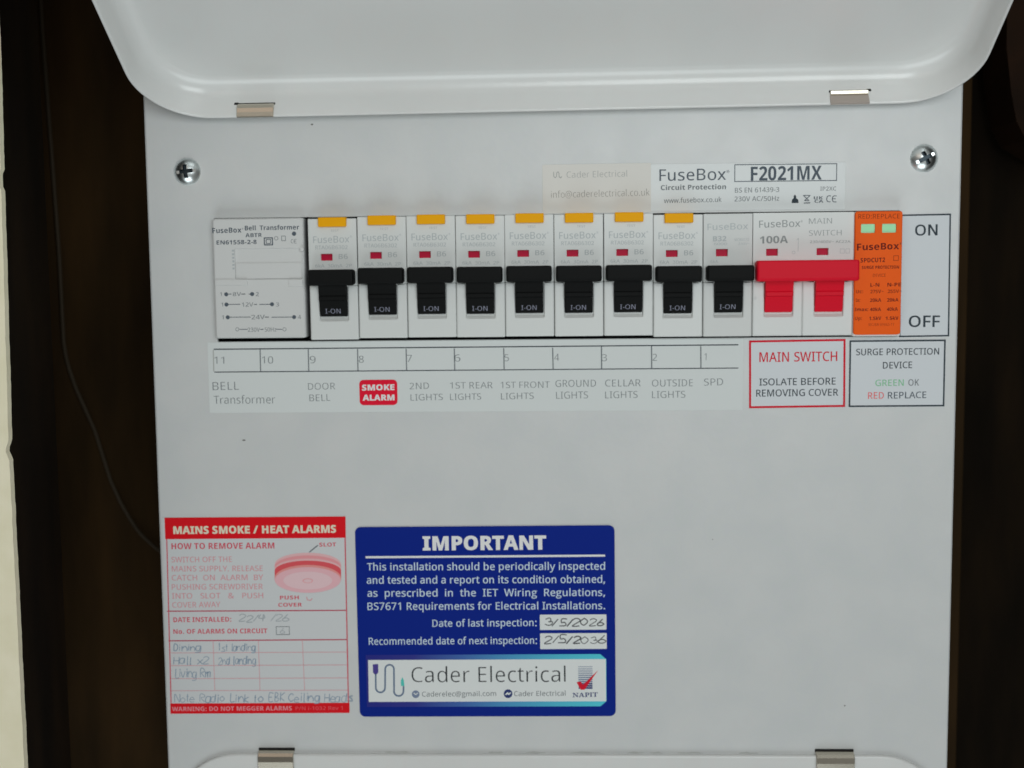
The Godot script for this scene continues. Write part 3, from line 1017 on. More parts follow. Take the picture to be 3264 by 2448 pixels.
func print_transformer(s: Node3D) -> void:
	line(s, "printed_text", "FuseBox", Vector2(0.16, 38.72), Vector2(10.95, 38.87), 1.84, M.ink_grey, "bold", 0.02)
	line(s, "printed_text", "®", Vector2(11.07, 39.92), Vector2(11.69, 39.91), 0.61, M.ink_grey, "regular", 0.02)
	line(s, "printed_text", "Bell  Transformer", Vector2(12.22, 39.6), Vector2(32.23, 39.73), 1.67, M.ink_grey, "bold", 0.02)
	line(s, "printed_text", "ABTR", Vector2(12.37, 37.09), Vector2(18.47, 37.16), 1.4, M.ink_grey, "bold", 0.02)
	line(s, "printed_text", "EN61558-2-8", Vector2(1.58, 34.53), Vector2(16.43, 34.63), 1.49, M.ink_grey, "bold", 0.02)
	line(s, "printed_text", "C", Vector2(29.07, 34.72), Vector2(29.96, 34.71), 1.49, M.ink_mid, "regular", 0.02)
	line(s, "printed_text", "Є", Vector2(30.14, 34.71), Vector2(31.21, 34.7), 1.49, M.ink_mid, "regular", 0.02)
	line(s, "printed_text", "1", Vector2(2.31, 15.66), Vector2(2.89, 15.65), 1.42, M.ink_mid, "regular", 0.02)
	line(s, "printed_text", "8V~", Vector2(7.01, 15.61), Vector2(11.57, 15.62), 1.42, M.ink_mid, "regular", 0.02)
	line(s, "printed_text", "2", Vector2(15.51, 15.53), Vector2(16.63, 15.52), 1.42, M.ink_grey, "regular", 0.02)
	line(s, "printed_text", "1", Vector2(2.63, 11.84), Vector2(3.21, 11.83), 1.42, M.ink_mid, "regular", 0.02)
	line(s, "printed_text", "12V~", Vector2(10.29, 11.68), Vector2(15.84, 11.72), 1.51, M.ink_mid, "regular", 0.02)
	line(s, "printed_text", "3", Vector2(23, 11.65), Vector2(24.07, 11.69), 1.42, M.ink_mid, "regular", 0.02)
	line(s, "printed_text", "1", Vector2(2.7, 7.13), Vector2(3.33, 7.12), 1.42, M.ink_mid, "regular", 0.02)
	line(s, "printed_text", "24V~", Vector2(13.69, 6.98), Vector2(20.18, 7.06), 1.6, M.ink_mid, "regular", 0.02)
	line(s, "printed_text", "4", Vector2(30.92, 6.97), Vector2(32.08, 7), 1.42, M.ink_mid, "regular", 0.02)
	line(s, "printed_text", "230V~ 50Hz", Vector2(12.2, 2.41), Vector2(22.83, 2.46), 1.51, M.ink_mid, "regular", 0.02)
	rule(s, "diagram_line", Vector2(4.57, 16.35), Vector2(6.59, 16.37), 0.26, M.ink_grey, 0.02)
	rule(s, "diagram_line", Vector2(10.16, 16.29), Vector2(11.73, 16.32), 0.26, M.ink_grey, 0.02)
	rule(s, "diagram_line", Vector2(12.85, 16.27), Vector2(14.19, 16.3), 0.26, M.ink_grey, 0.02)
	rule(s, "diagram_line", Vector2(4.45, 12.58), Vector2(9.69, 12.57), 0.26, M.ink_grey, 0.02)
	rule(s, "diagram_line", Vector2(14.88, 12.48), Vector2(15.87, 12.52), 0.26, M.ink_grey, 0.02)
	rule(s, "diagram_line", Vector2(16.76, 12.46), Vector2(21.46, 12.47), 0.26, M.ink_grey, 0.02)
	rule(s, "diagram_line", Vector2(4.97, 7.86), Vector2(13.4, 7.83), 0.26, M.ink_grey, 0.02)
	rule(s, "diagram_line", Vector2(18.64, 7.74), Vector2(20.2, 7.77), 0.26, M.ink_grey, 0.02)
	rule(s, "diagram_line", Vector2(21.1, 7.72), Vector2(29.51, 7.69), 0.26, M.ink_grey, 0.02)
	rule(s, "diagram_line", Vector2(9.09, 3.33), Vector2(12.23, 3.35), 0.26, M.ink_grey, 0.02)
	rule(s, "diagram_line", Vector2(16.94, 3.26), Vector2(18.06, 3.3), 0.26, M.ink_grey, 0.02)
	rule(s, "diagram_line", Vector2(22.76, 3.21), Vector2(25, 3.24), 0.26, M.ink_grey, 0.02)
	dot(s, "diagram_dot", Vector2(4.57, 16.3), 0.75, M.ink_grey, 0.03)
	dot(s, "diagram_dot", Vector2(14.19, 16.3), 0.75, M.ink_grey, 0.03)
	dot(s, "diagram_dot", Vector2(4.54, 12.53), 0.75, M.ink_grey, 0.03)
	dot(s, "diagram_dot", Vector2(21.46, 12.47), 0.75, M.ink_grey, 0.03)
	dot(s, "diagram_dot", Vector2(4.88, 7.82), 0.75, M.ink_grey, 0.03)
	dot(s, "diagram_dot", Vector2(29.51, 7.69), 0.75, M.ink_grey, 0.03)
	ring(s, "diagram_ring", Vector2(8.28, 3.34), 0.7, 0.15, M.ink_grey, 0.02)
	ring(s, "diagram_ring", Vector2(25.8, 3.19), 0.7, 0.15, M.ink_grey, 0.02)
	border(s, "class_mark", Rect2(19.09, 34.03, 3.38, 2.95), 0.4, M.ink_grey, 0.02)
	border(s, "class_mark", Rect2(19.86, 34.64, 1.87, 1.69), 0.25, M.ink_grey, 0.02)

# ------------------------------------------------------------------ stickers on the panel
func make_email_sticker() -> void:
	var s := sticker("contact_sticker", Vector3(-2.53, 61.52, 0), 0.0042, 39.72, 17.73, M.film_cream, 0.6, 0.08)
	tag(s, "faint cream contact sticker with an email address, above the breaker row", "sticker")
	line(s, "text_line", "Cader Electrical", Vector2(8.86, 12.88), Vector2(30.85, 12.95), 2.22, M.ink_faint, "light")
	line(s, "text_line", "info@caderelectrical.co.uk", Vector2(3.12, 5.72), Vector2(38.99, 6), 2.37, M.ink_brown, "thin")
	stroke(s, "cable_logo", PackedVector2Array([Vector2(4.1, 15.04), Vector2(4.15, 13.46), Vector2(4.65, 12.95), Vector2(5.17, 13.45), Vector2(5.25, 14.74), Vector2(5.69, 15.09), Vector2(6.05, 14.65), Vector2(6.11, 13.29), Vector2(6.61, 12.85), Vector2(7.05, 13.34)]), 0.3, M.ink_faint)


func make_product_sticker() -> void:
	var s := sticker("product_sticker", Vector3(36.93, 62.07, 0), -0.0019, 70.27, 16.88, M.paper_white, 0.4, 0.1)
	tag(s, "white rating sticker with large grey model number in a thin box", "sticker")
	line(s, "text_line", "FuseBox", Vector2(3.08, 10.81), Vector2(27.2, 10.99), 4.15, M.ink_grey, "regular")
	line(s, "mark", "®", Vector2(27.33, 13.49), Vector2(28.48, 13.47), 1, M.ink_grey, "regular")
	line(s, "text_line", "Circuit Protection", Vector2(3.59, 7.51), Vector2(27.23, 7.63), 1.72, M.ink_mid, "bold")
	line(s, "text_line", "www.fusebox.co.uk", Vector2(4.76, 2.83), Vector2(25.68, 3.06), 1.72, M.ink_mid, "regular")
	border(s, "number_box", Rect2(30.23, 10.17, 37.03, 6.31), 0.29, M.ink_grey)
	line(s, "text_line", "F2021MX", Vector2(36.19, 10.54), Vector2(61.78, 10.7), 4.99, M.ink_grey, "bold")
	line(s, "text_line", "BS EN 61439-3", Vector2(30.48, 6.3), Vector2(46.5, 6.43), 1.72, M.ink_mid, "regular")
	line(s, "text_line", "IP2XC", Vector2(61.34, 6.71), Vector2(67.06, 6.72), 1.43, M.ink_mid, "regular")
	line(s, "text_line", "230V AC/50Hz", Vector2(30.36, 3.15), Vector2(46.54, 3.28), 1.72, M.ink_mid, "regular")
	line(s, "mark", "UK", Vector2(59.02, 3.59), Vector2(62.31, 3.63), 1.07, M.ink_grey, "bold")
	line(s, "mark", "CA", Vector2(59.32, 2.37), Vector2(62.48, 2.41), 1.07, M.ink_grey, "bold")
	line(s, "mark", "C", Vector2(63.55, 2.54), Vector2(65.2, 2.53), 2.43, M.ink_grey, "regular")
	line(s, "mark", "Є", Vector2(65.55, 2.52), Vector2(67.27, 2.5), 2.43, M.ink_grey, "regular")
	shape(s, "hazard_mark", PackedVector2Array([Vector2(51, 2.38), Vector2(51.2, 3.66), Vector2(51.77, 4.09), Vector2(51.76, 4.95), Vector2(52.18, 5.37), Vector2(52.62, 4.94), Vector2(52.63, 4.08), Vector2(53.35, 3.64), Vector2(53.58, 2.35)]), M.ink_dark)
	stroke(s, "bin_mark", PackedVector2Array([Vector2(55.27, 5.05), Vector2(57.71, 5.03), Vector2(55.73, 3.19), Vector2(57.3, 3.17), Vector2(55.27, 5.05)]), 0.28, M.ink_grey)
	rule(s, "bin_mark", Vector2(55.45, 2.33), Vector2(57.74, 2.38), 0.36, M.ink_grey)


func make_circuit_strip() -> void:
	var s := sticker("circuit_strip", Vector3(-128.09, -11.19, 0), -0.0008, 198.93, 26.51, M.film_white, 0.3, 0.08)
	tag(s, "long pale label strip numbered 11 to 1 with circuit names below the breakers", "label strip")
	rule(s, "rule", Vector2(2.28, 23.92), Vector2(197.11, 24.18), 0.42, M.ink_dark)
	rule(s, "rule", Vector2(2.32, 15.37), Vector2(197.18, 15.59), 0.36, M.ink_dark)
	rule(s, "divider", Vector2(2.15, 23.7), Vector2(2.08, 15.63), 0.42, M.ink_faint)
	rule(s, "divider", Vector2(19.76, 23.68), Vector2(19.71, 15.62), 0.42, M.ink_mid)
	rule(s, "divider", Vector2(37.81, 23.66), Vector2(37.79, 15.61), 0.42, M.ink_mid)
	rule(s, "divider", Vector2(56.24, 23.64), Vector2(56.25, 15.6), 0.42, M.ink_mid)
	rule(s, "divider", Vector2(74.38, 23.61), Vector2(74.43, 15.59), 0.42, M.ink_mid)
	rule(s, "divider", Vector2(92.3, 23.59), Vector2(92.37, 15.57), 0.42, M.ink_mid)
	rule(s, "divider", Vector2(110.65, 23.57), Vector2(110.75, 15.56), 0.42, M.ink_mid)
	rule(s, "divider", Vector2(128.77, 23.55), Vector2(128.91, 15.55), 0.42, M.ink_mid)
	rule(s, "divider", Vector2(146.81, 24.03), Vector2(146.86, 15.71), 0.44, M.ink_mid)
	rule(s, "divider", Vector2(165.25, 23.9), Vector2(165.33, 15.58), 0.44, M.ink_mid)
	rule(s, "divider", Vector2(183.35, 23.76), Vector2(183.46, 15.46), 0.44, M.ink_mid)
	line(s, "number", "11", Vector2(2.42, 18.55), Vector2(6.11, 18.52), 2.57, M.ink_mid, "light")
	line(s, "number", "10", Vector2(20.35, 18.55), Vector2(24.52, 18.52), 2.56, M.ink_mid, "light")
	line(s, "number", "9", Vector2(38.29, 18.55), Vector2(40.43, 18.53), 2.56, M.ink_mid, "light")
	line(s, "number", "8", Vector2(56.62, 18.54), Vector2(58.45, 18.53), 2.56, M.ink_mid, "light")
	line(s, "number", "7", Vector2(74.6, 18.72), Vector2(76.43, 18.71), 2.55, M.ink_mid, "light")
	line(s, "number", "6", Vector2(92.29, 18.78), Vector2(94.48, 18.77), 2.55, M.ink_mid, "light")
	line(s, "number", "5", Vector2(110.84, 18.78), Vector2(112.54, 18.77), 2.55, M.ink_mid, "light")
	line(s, "number", "4", Vector2(129.35, 18.77), Vector2(131.16, 18.76), 2.54, M.ink_mid, "light")
	line(s, "number", "3", Vector2(147.01, 18.51), Vector2(148.77, 18.5), 2.5, M.ink_mid, "light")
	line(s, "number", "2", Vector2(165.62, 18.53), Vector2(167.23, 18.52), 2.5, M.ink_mid, "light")
	line(s, "number", "1", Vector2(184.69, 18.62), Vector2(185.42, 18.61), 2.5, M.ink_mid, "light")
	line(s, "circuit_name", "BELL", Vector2(1.48, 8.63), Vector2(11.34, 8.75), 2.95, M.ink_mid, "light")
	line(s, "circuit_name", "Transformer", Vector2(1.75, 3.46), Vector2(24.9, 3.51), 2.95, M.ink_mid, "light")
	line(s, "circuit_name", "DOOR", Vector2(37.43, 8.53), Vector2(47.54, 8.65), 2.45, M.ink_mid, "light")
	line(s, "circuit_name", "BELL", Vector2(37.82, 4.23), Vector2(45.61, 4.37), 2.45, M.ink_mid, "light")
	line(s, "circuit_name", "2ND", Vector2(75.46, 8.48), Vector2(82.65, 8.62), 2.32, M.ink_mid, "light")
	line(s, "circuit_name", "LIGHTS", Vector2(75.75, 4.26), Vector2(87.77, 4.37), 2.32, M.ink_mid, "light")
	line(s, "circuit_name", "1ST REAR", Vector2(90.57, 8.63), Vector2(106.37, 8.71), 2.32, M.ink_mid, "light")
	line(s, "circuit_name", "LIGHTS", Vector2(90.51, 4.35), Vector2(102.07, 4.47), 2.32, M.ink_mid, "light")
	line(s, "circuit_name", "1ST FRONT", Vector2(109.41, 8.69), Vector2(127.59, 8.76), 2.31, M.ink_mid, "light")
	line(s, "circuit_name", "LIGHTS", Vector2(109.49, 4.49), Vector2(121.63, 4.6), 2.32, M.ink_mid, "light")
	line(s, "circuit_name", "GROUND", Vector2(129.77, 9.02), Vector2(144.71, 9.07), 2.52, M.ink_mid, "light")
	line(s, "circuit_name", "LIGHTS", Vector2(129.97, 4.64), Vector2(141.76, 4.72), 2.52, M.ink_mid, "light")
	line(s, "circuit_name", "CELLAR", Vector2(148.17, 9.05), Vector2(161.23, 9.12), 2.51, M.ink_mid, "light")
	line(s, "circuit_name", "LIGHTS", Vector2(148.16, 4.68), Vector2(160.13, 4.76), 2.52, M.ink_mid, "light")
	line(s, "circuit_name", "OUTSIDE", Vector2(165.49, 8.94), Vector2(180.5, 9), 2.51, M.ink_mid, "light")
	line(s, "circuit_name", "LIGHTS", Vector2(165.49, 4.65), Vector2(177.73, 4.73), 2.51, M.ink_mid, "light")
	line(s, "circuit_name", "SPD", Vector2(184.66, 9.19), Vector2(191.6, 9.3), 2.51, M.ink_mid, "light")


func make_alarm_tab() -> void:
	var s := sticker("smoke_alarm_tab", Vector3(-71.44, -8.64, 0), 0.0017, 14.2, 9.48, M.red_print, 1.6, 0.08, 0.2)
	tag(s, "small red rounded smoke alarm tab under number 8 of the label strip", "sticker")
	line(s, "text_line", "SMOKE", Vector2(0.99, 5.5), Vector2(13.2, 5.58), 2.2, M.ink_white, "heavy")
	line(s, "text_line", "ALARM", Vector2(1.14, 1.71), Vector2(13.12, 1.73), 2.2, M.ink_white, "heavy")


func make_main_switch_sticker() -> void:
	var s := sticker("main_switch_sticker", Vector3(73.07, -10.83, 0), 0.0082, 35.43, 25.31, M.paper_plain, 0.3, 0.1)
	tag(s, "square white sticker with a red frame and red heading below the red switch", "sticker")
	border(s, "border", Rect2(0.1, 0.1, 35.23, 25.11), 0.75, M.red_ink)
	line(s, "heading", "MAIN SWITCH", Vector2(3.86, 17.18), Vector2(32.33, 17.1), 3.59, M.red_ink, "semi")
	line(s, "text_line", "ISOLATE BEFORE", Vector2(3.87, 8.5), Vector2(31.8, 8.45), 2.57, M.ink_dark, "semi")
	line(s, "text_line", "REMOVING COVER", Vector2(2.7, 4.39), Vector2(32.77, 4.31), 2.58, M.ink_dark, "semi")


func make_surge_sticker() -> void:
	var s := sticker("surge_notice_sticker", Vector3(109.58, -10.62, 0), 0.0010, 35.14, 24.84, M.paper_plain, 0.3, 0.1)
	tag(s, "square white sticker with a dark frame, third line green, below the orange module", "sticker")
	border(s, "border", Rect2(0.1, 0.1, 34.94, 24.64), 0.6, M.ink_dark)
	line(s, "text_line", "SURGE PROTECTION", Vector2(2.55, 19.22), Vector2(32.73, 19.25), 2.41, M.ink_dark, "semi")
	line(s, "text_line", "DEVICE", Vector2(12.4, 14.23), Vector2(23.02, 14.36), 2.42, M.ink_dark, "semi")
	line(s, "text_line", "GREEN", Vector2(9.75, 7.8), Vector2(20.1, 7.86), 2.35, M.ink_green, "semi")
	line(s, "text_line", "OK", Vector2(21.77, 7.85), Vector2(25.67, 7.89), 2.35, M.ink_mid, "semi")
	line(s, "text_line", "RED", Vector2(7.14, 3.11), Vector2(12.94, 3.14), 2.43, M.ink_pale_red, "semi")
	line(s, "text_line", "REPLACE", Vector2(14.39, 3.13), Vector2(28.37, 3.24), 2.43, M.ink_grey, "semi")


func make_on_off_sticker() -> void:
	var s := sticker("on_off_sticker", Vector3(127.89, 15.05, 0), 0.0081, 18.02, 44.78, M.paper_plain, 0.3, 0.1)
	tag(s, "tall white sticker reading ON above OFF, right of the orange module", "sticker")
	border(s, "border", Rect2(-0.3, 0.1, 18.22, 44.58), 0.55, M.ink_dark)
	line(s, "heading", "ON", Vector2(5.1, 36.93), Vector2(13.18, 36.92), 4.01, M.ink_dark, "demi")
	line(s, "heading", "OFF", Vector2(3.2, 3.73), Vector2(14.43, 3.62), 4.22, M.ink_dark, "demi")


func make_alarm_sticker() -> void:
	var s := sticker("alarm_record_sticker", Vector3(-147.18, -127.6, 0), 0.0054, 69.21, 76.56, M.paper_alarm, 0.3, 0.12)
	tag(s, "red and white smoke and heat alarm record sticker with faded handwriting", "sticker")
	shape(s, "header_band", PackedVector2Array([Vector2(0.94, 76.6), Vector2(69.82, 76.46), Vector2(69.69, 68.28), Vector2(0.89, 68.33)]), M.red_deep)
	shape(s, "footer_band", PackedVector2Array([Vector2(0.17, 4.18), Vector2(69.31, 4.19), Vector2(69.25, 0.19), Vector2(0.05, 0.1)]), M.red_deep)
	layer += 1
	rule(s, "side_rule", Vector2(1.48, 68.32), Vector2(0.48, 4.28), 0.42, M.ink_rose)
	rule(s, "side_rule", Vector2(69.44, 68.14), Vector2(68.91, 4.24), 0.42, M.ink_rose)
	line(s, "heading", "MAINS SMOKE / HEAT ALARMS", Vector2(4.12, 70.28), Vector2(66.13, 70.24), 2.97, M.ink_cream, "heavy")
	layer = 1
	line(s, "heading", "HOW TO REMOVE ALARM", Vector2(3.14, 64.44), Vector2(42.47, 64.41), 2.28, M.ink_rose, "bold")
	line(s, "text_line", "SWITCH OFF THE", Vector2(2.93, 59.37), Vector2(26.08, 59.38), 2.09, M.ink_pink, "regular")
	line(s, "text_line", "MAINS SUPPLY. RELEASE", Vector2(2.93, 55.83), Vector2(37.75, 55.76), 2.09, M.ink_pink, "regular")
	line(s, "text_line", "CATCH  ON  ALARM  BY", Vector2(2.78, 52.34), Vector2(37.78, 52.28), 2.09, M.ink_pink, "regular")
	line(s, "text_line", "PUSHING SCREWDRIVER", Vector2(2.63, 48.79), Vector2(37.51, 48.74), 2.1, M.ink_pink, "regular")
	line(s, "text_line", "INTO   SLOT   &   PUSH", Vector2(2.59, 45.29), Vector2(37.54, 45.25), 2.1, M.ink_pink, "regular")
	line(s, "text_line", "COVER AWAY", Vector2(2.54, 41.79), Vector2(20.99, 41.86), 2.1, M.ink_pink, "regular")
	line(s, "text_line", "SLOT", Vector2(59.57, 64.96), Vector2(65.98, 65.01), 1.48, M.ink_rose, "bold")
	stroke(s, "leader_line", PackedVector2Array([Vector2(59, 65.46), Vector2(55.74, 62.91)]), 0.45, M.ink_mid)
	shape(s, "alarm_picture", PackedVector2Array([Vector2(67.64, 58.11), Vector2(67.47, 58.89), Vector2(66.92, 59.64), Vector2(66.01, 60.35), Vector2(64.77, 61), Vector2(63.23, 61.56), Vector2(61.44, 62.02), Vector2(59.46, 62.37), Vector2(57.34, 62.58), Vector2(55.15, 62.67), Vector2(52.95, 62.62), Vector2(50.82, 62.44), Vector2(48.81, 62.12), Vector2(46.99, 61.69), Vector2(45.42, 61.16), Vector2(44.13, 60.53), Vector2(43.17, 59.83), Vector2(42.58, 59.08), Vector2(42.36, 58.31), Vector2(42.18, 52.84), Vector2(42.34, 52.06), Vector2(42.89, 51.31), Vector2(43.8, 50.59), Vector2(45.04, 49.94), Vector2(46.59, 49.38), Vector2(48.38, 48.92), Vector2(50.38, 48.57), Vector2(52.5, 48.35), Vector2(54.7, 48.27), Vector2(56.9, 48.32), Vector2(59.04, 48.51), Vector2(61.05, 48.82), Vector2(62.87, 49.26), Vector2(64.44, 49.8), Vector2(65.73, 50.43), Vector2(66.68, 51.13), Vector2(67.27, 51.88), Vector2(67.48, 52.65)]), M.pink_top)
	layer += 1
	shape(s, "alarm_picture", PackedVector2Array([Vector2(67.62, 57.27), Vector2(67.44, 58.01), Vector2(66.9, 58.73), Vector2(65.99, 59.41), Vector2(64.74, 60.03), Vector2(63.2, 60.57), Vector2(61.41, 61.01), Vector2(59.43, 61.34), Vector2(57.31, 61.55), Vector2(55.12, 61.63), Vector2(52.92, 61.58), Vector2(50.79, 61.41), Vector2(48.78, 61.11), Vector2(46.96, 60.7), Vector2(45.38, 60.19), Vector2(44.1, 59.59), Vector2(43.14, 58.92), Vector2(42.55, 58.21), Vector2(42.33, 57.47), Vector2(42.18, 52.84), Vector2(42.34, 52.1), Vector2(42.89, 51.37), Vector2(43.8, 50.69), Vector2(45.05, 50.07), Vector2(46.59, 49.53), Vector2(48.39, 49.09), Vector2(50.38, 48.76), Vector2(52.51, 48.55), Vector2(54.71, 48.47), Vector2(56.91, 48.52), Vector2(59.04, 48.7), Vector2(61.05, 49), Vector2(62.87, 49.41), Vector2(64.45, 49.93), Vector2(65.73, 50.53), Vector2(66.68, 51.2), Vector2(67.27, 51.91), Vector2(67.48, 52.65)]), M.pink_side)
	layer += 1
	shape(s, "alarm_picture", PackedVector2Array([Vector2(67.59, 56.38), Vector2(67.42, 57.07), Vector2(66.87, 57.74), Vector2(65.96, 58.37), Vector2(64.71, 58.95), Vector2(63.17, 59.45), Vector2(61.38, 59.86), Vector2(59.39, 60.17), Vector2(57.27, 60.36), Vector2(55.08, 60.44), Vector2(52.88, 60.4), Vector2(50.75, 60.24), Vector2(48.74, 59.96), Vector2(46.92, 59.58), Vector2(45.35, 59.1), Vector2(44.06, 58.54), Vector2(43.11, 57.92), Vector2(42.52, 57.26), Vector2(42.3, 56.57), Vector2(42.18, 52.84), Vector2(42.34, 52.15), Vector2(42.89, 51.48), Vector2(43.81, 50.84), Vector2(45.06, 50.26), Vector2(46.6, 49.76), Vector2(48.4, 49.35), Vector2(50.39, 49.04), Vector2(52.52, 48.84), Vector2(54.72, 48.77), Vector2(56.92, 48.81), Vector2(59.05, 48.98), Vector2(61.06, 49.26), Vector2(62.88, 49.64), Vector2(64.45, 50.12), Vector2(65.73, 50.68), Vector2(66.68, 51.3), Vector2(67.27, 51.96), Vector2(67.48, 52.65)]), M.pink_top)
	layer += 1
	shape(s, "alarm_picture", PackedVector2Array([Vector2(67.57, 55.68), Vector2(67.4, 56.35), Vector2(66.85, 57.01), Vector2(65.93, 57.63), Vector2(64.69, 58.19), Vector2(63.15, 58.68), Vector2(61.35, 59.08), Vector2(59.37, 59.38), Vector2(57.25, 59.57), Vector2(55.06, 59.65), Vector2(52.86, 59.61), Vector2(50.72, 59.45), Vector2(48.72, 59.18), Vector2(46.9, 58.81), Vector2(45.32, 58.34), Vector2(44.04, 57.8), Vector2(43.09, 57.2), Vector2(42.49, 56.55), Vector2(42.28, 55.88), Vector2(42.18, 52.84), Vector2(42.35, 52.17), Vector2(42.9, 51.51), Vector2(43.81, 50.89), Vector2(45.06, 50.33), Vector2(46.6, 49.84), Vector2(48.4, 49.43), Vector2(50.39, 49.13), Vector2(52.52, 48.94), Vector2(54.72, 48.87), Vector2(56.92, 48.91), Vector2(59.06, 49.07), Vector2(61.06, 49.34), Vector2(62.88, 49.72), Vector2(64.45, 50.18), Vector2(65.73, 50.73), Vector2(66.68, 51.33), Vector2(67.27, 51.98), Vector2(67.48, 52.65)]), M.pink_dark)
	layer += 1
	shape(s, "alarm_picture", PackedVector2Array([Vector2(67.49, 52.9), Vector2(67.32, 53.77), Vector2(66.78, 54.62), Vector2(65.87, 55.42), Vector2(64.63, 56.15), Vector2(63.09, 56.78), Vector2(61.3, 57.29), Vector2(59.32, 57.68), Vector2(57.2, 57.92), Vector2(55, 58.01), Vector2(52.81, 57.95), Vector2(50.67, 57.74), Vector2(48.66, 57.39), Vector2(46.84, 56.9), Vector2(45.26, 56.3), Vector2(43.97, 55.59), Vector2(43.01, 54.8), Vector2(42.41, 53.96), Vector2(42.18, 53.09), Vector2(42.16, 52.49), Vector2(42.33, 51.62), Vector2(42.87, 50.77), Vector2(43.78, 49.97), Vector2(45.02, 49.24), Vector2(46.56, 48.61), Vector2(48.36, 48.09), Vector2(50.35, 47.71), Vector2(52.47, 47.47), Vector2(54.67, 47.37), Vector2(56.87, 47.43), Vector2(59.01, 47.65), Vector2(61.02, 48), Vector2(62.85, 48.49), Vector2(64.42, 49.1), Vector2(65.71, 49.81), Vector2(66.66, 50.59), Vector2(67.26, 51.44), Vector2(67.47, 52.31)]), M.pink_rim)
	layer += 1
	shape(s, "alarm_picture", PackedVector2Array([Vector2(67.37, 52.11), Vector2(67.2, 52.97), Vector2(66.66, 53.81), Vector2(65.76, 54.6), Vector2(64.53, 55.32), Vector2(63, 55.94), Vector2(61.23, 56.45), Vector2(59.26, 56.84), Vector2(57.15, 57.08), Vector2(54.98, 57.17), Vector2(52.8, 57.11), Vector2(50.68, 56.9), Vector2(48.68, 56.55), Vector2(46.87, 56.07), Vector2(45.3, 55.47), Vector2(44.02, 54.77), Vector2(43.07, 53.99), Vector2(42.48, 53.16), Vector2(42.26, 52.29), Vector2(42.26, 52.29), Vector2(42.42, 51.43), Vector2(42.96, 50.59), Vector2(43.86, 49.79), Vector2(45.09, 49.07), Vector2(46.62, 48.45), Vector2(48.4, 47.94), Vector2(50.38, 47.56), Vector2(52.49, 47.32), Vector2(54.67, 47.22), Vector2(56.85, 47.28), Vector2(58.97, 47.49), Vector2(60.97, 47.85), Vector2(62.78, 48.33), Vector2(64.34, 48.93), Vector2(65.62, 49.63), Vector2(66.56, 50.41), Vector2(67.15, 51.25), Vector2(67.37, 52.11)]), M.pink_face)
	layer += 1
	shape(s, "alarm_picture", PackedVector2Array([Vector2(64.13, 51.93), Vector2(64.01, 52.54), Vector2(63.6, 53.13), Vector2(62.94, 53.68), Vector2(62.02, 54.18), Vector2(60.88, 54.62), Vector2(59.57, 54.98), Vector2(58.1, 55.25), Vector2(56.54, 55.42), Vector2(54.93, 55.48), Vector2(53.31, 55.44), Vector2(51.73, 55.3), Vector2(50.25, 55.05), Vector2(48.91, 54.71), Vector2(47.75, 54.29), Vector2(46.8, 53.8), Vector2(46.09, 53.26), Vector2(45.65, 52.68), Vector2(45.49, 52.07), Vector2(45.49, 52.07), Vector2(45.61, 51.47), Vector2(46.01, 50.88), Vector2(46.68, 50.32), Vector2(47.6, 49.82), Vector2(48.74, 49.38), Vector2(50.06, 49.02), Vector2(51.52, 48.75), Vector2(53.09, 48.58), Vector2(54.71, 48.52), Vector2(56.33, 48.56), Vector2(57.9, 48.71), Vector2(59.38, 48.95), Vector2(60.73, 49.29), Vector2(61.89, 49.71), Vector2(62.83, 50.2), Vector2(63.53, 50.75), Vector2(63.97, 51.33), Vector2(64.13, 51.93)]), M.pink_mid)
	layer += 1
	shape(s, "alarm_picture", PackedVector2Array([Vector2(56.78, 51.89), Vector2(56.75, 52.04), Vector2(56.67, 52.2), Vector2(56.53, 52.34), Vector2(56.33, 52.47), Vector2(56.1, 52.58), Vector2(55.82, 52.67), Vector2(55.51, 52.74), Vector2(55.18, 52.78), Vector2(54.84, 52.8), Vector2(54.5, 52.79), Vector2(54.17, 52.75), Vector2(53.86, 52.69), Vector2(53.57, 52.6), Vector2(53.33, 52.49), Vector2(53.13, 52.36), Vector2(52.98, 52.22), Vector2(52.89, 52.07), Vector2(52.85, 51.92), Vector2(52.85, 51.92), Vector2(52.88, 51.76), Vector2(52.96, 51.61), Vector2(53.1, 51.47), Vector2(53.29, 51.34), Vector2(53.53, 51.23), Vector2(53.81, 51.13), Vector2(54.12, 51.07), Vector2(54.45, 51.02), Vector2(54.79, 51.01), Vector2(55.13, 51.02), Vector2(55.46, 51.06), Vector2(55.77, 51.12), Vector2(56.05, 51.21), Vector2(56.3, 51.32), Vector2(56.5, 51.44), Vector2(56.65, 51.58), Vector2(56.74, 51.73), Vector2(56.78, 51.89)]), M.pink_side)
	layer += 1
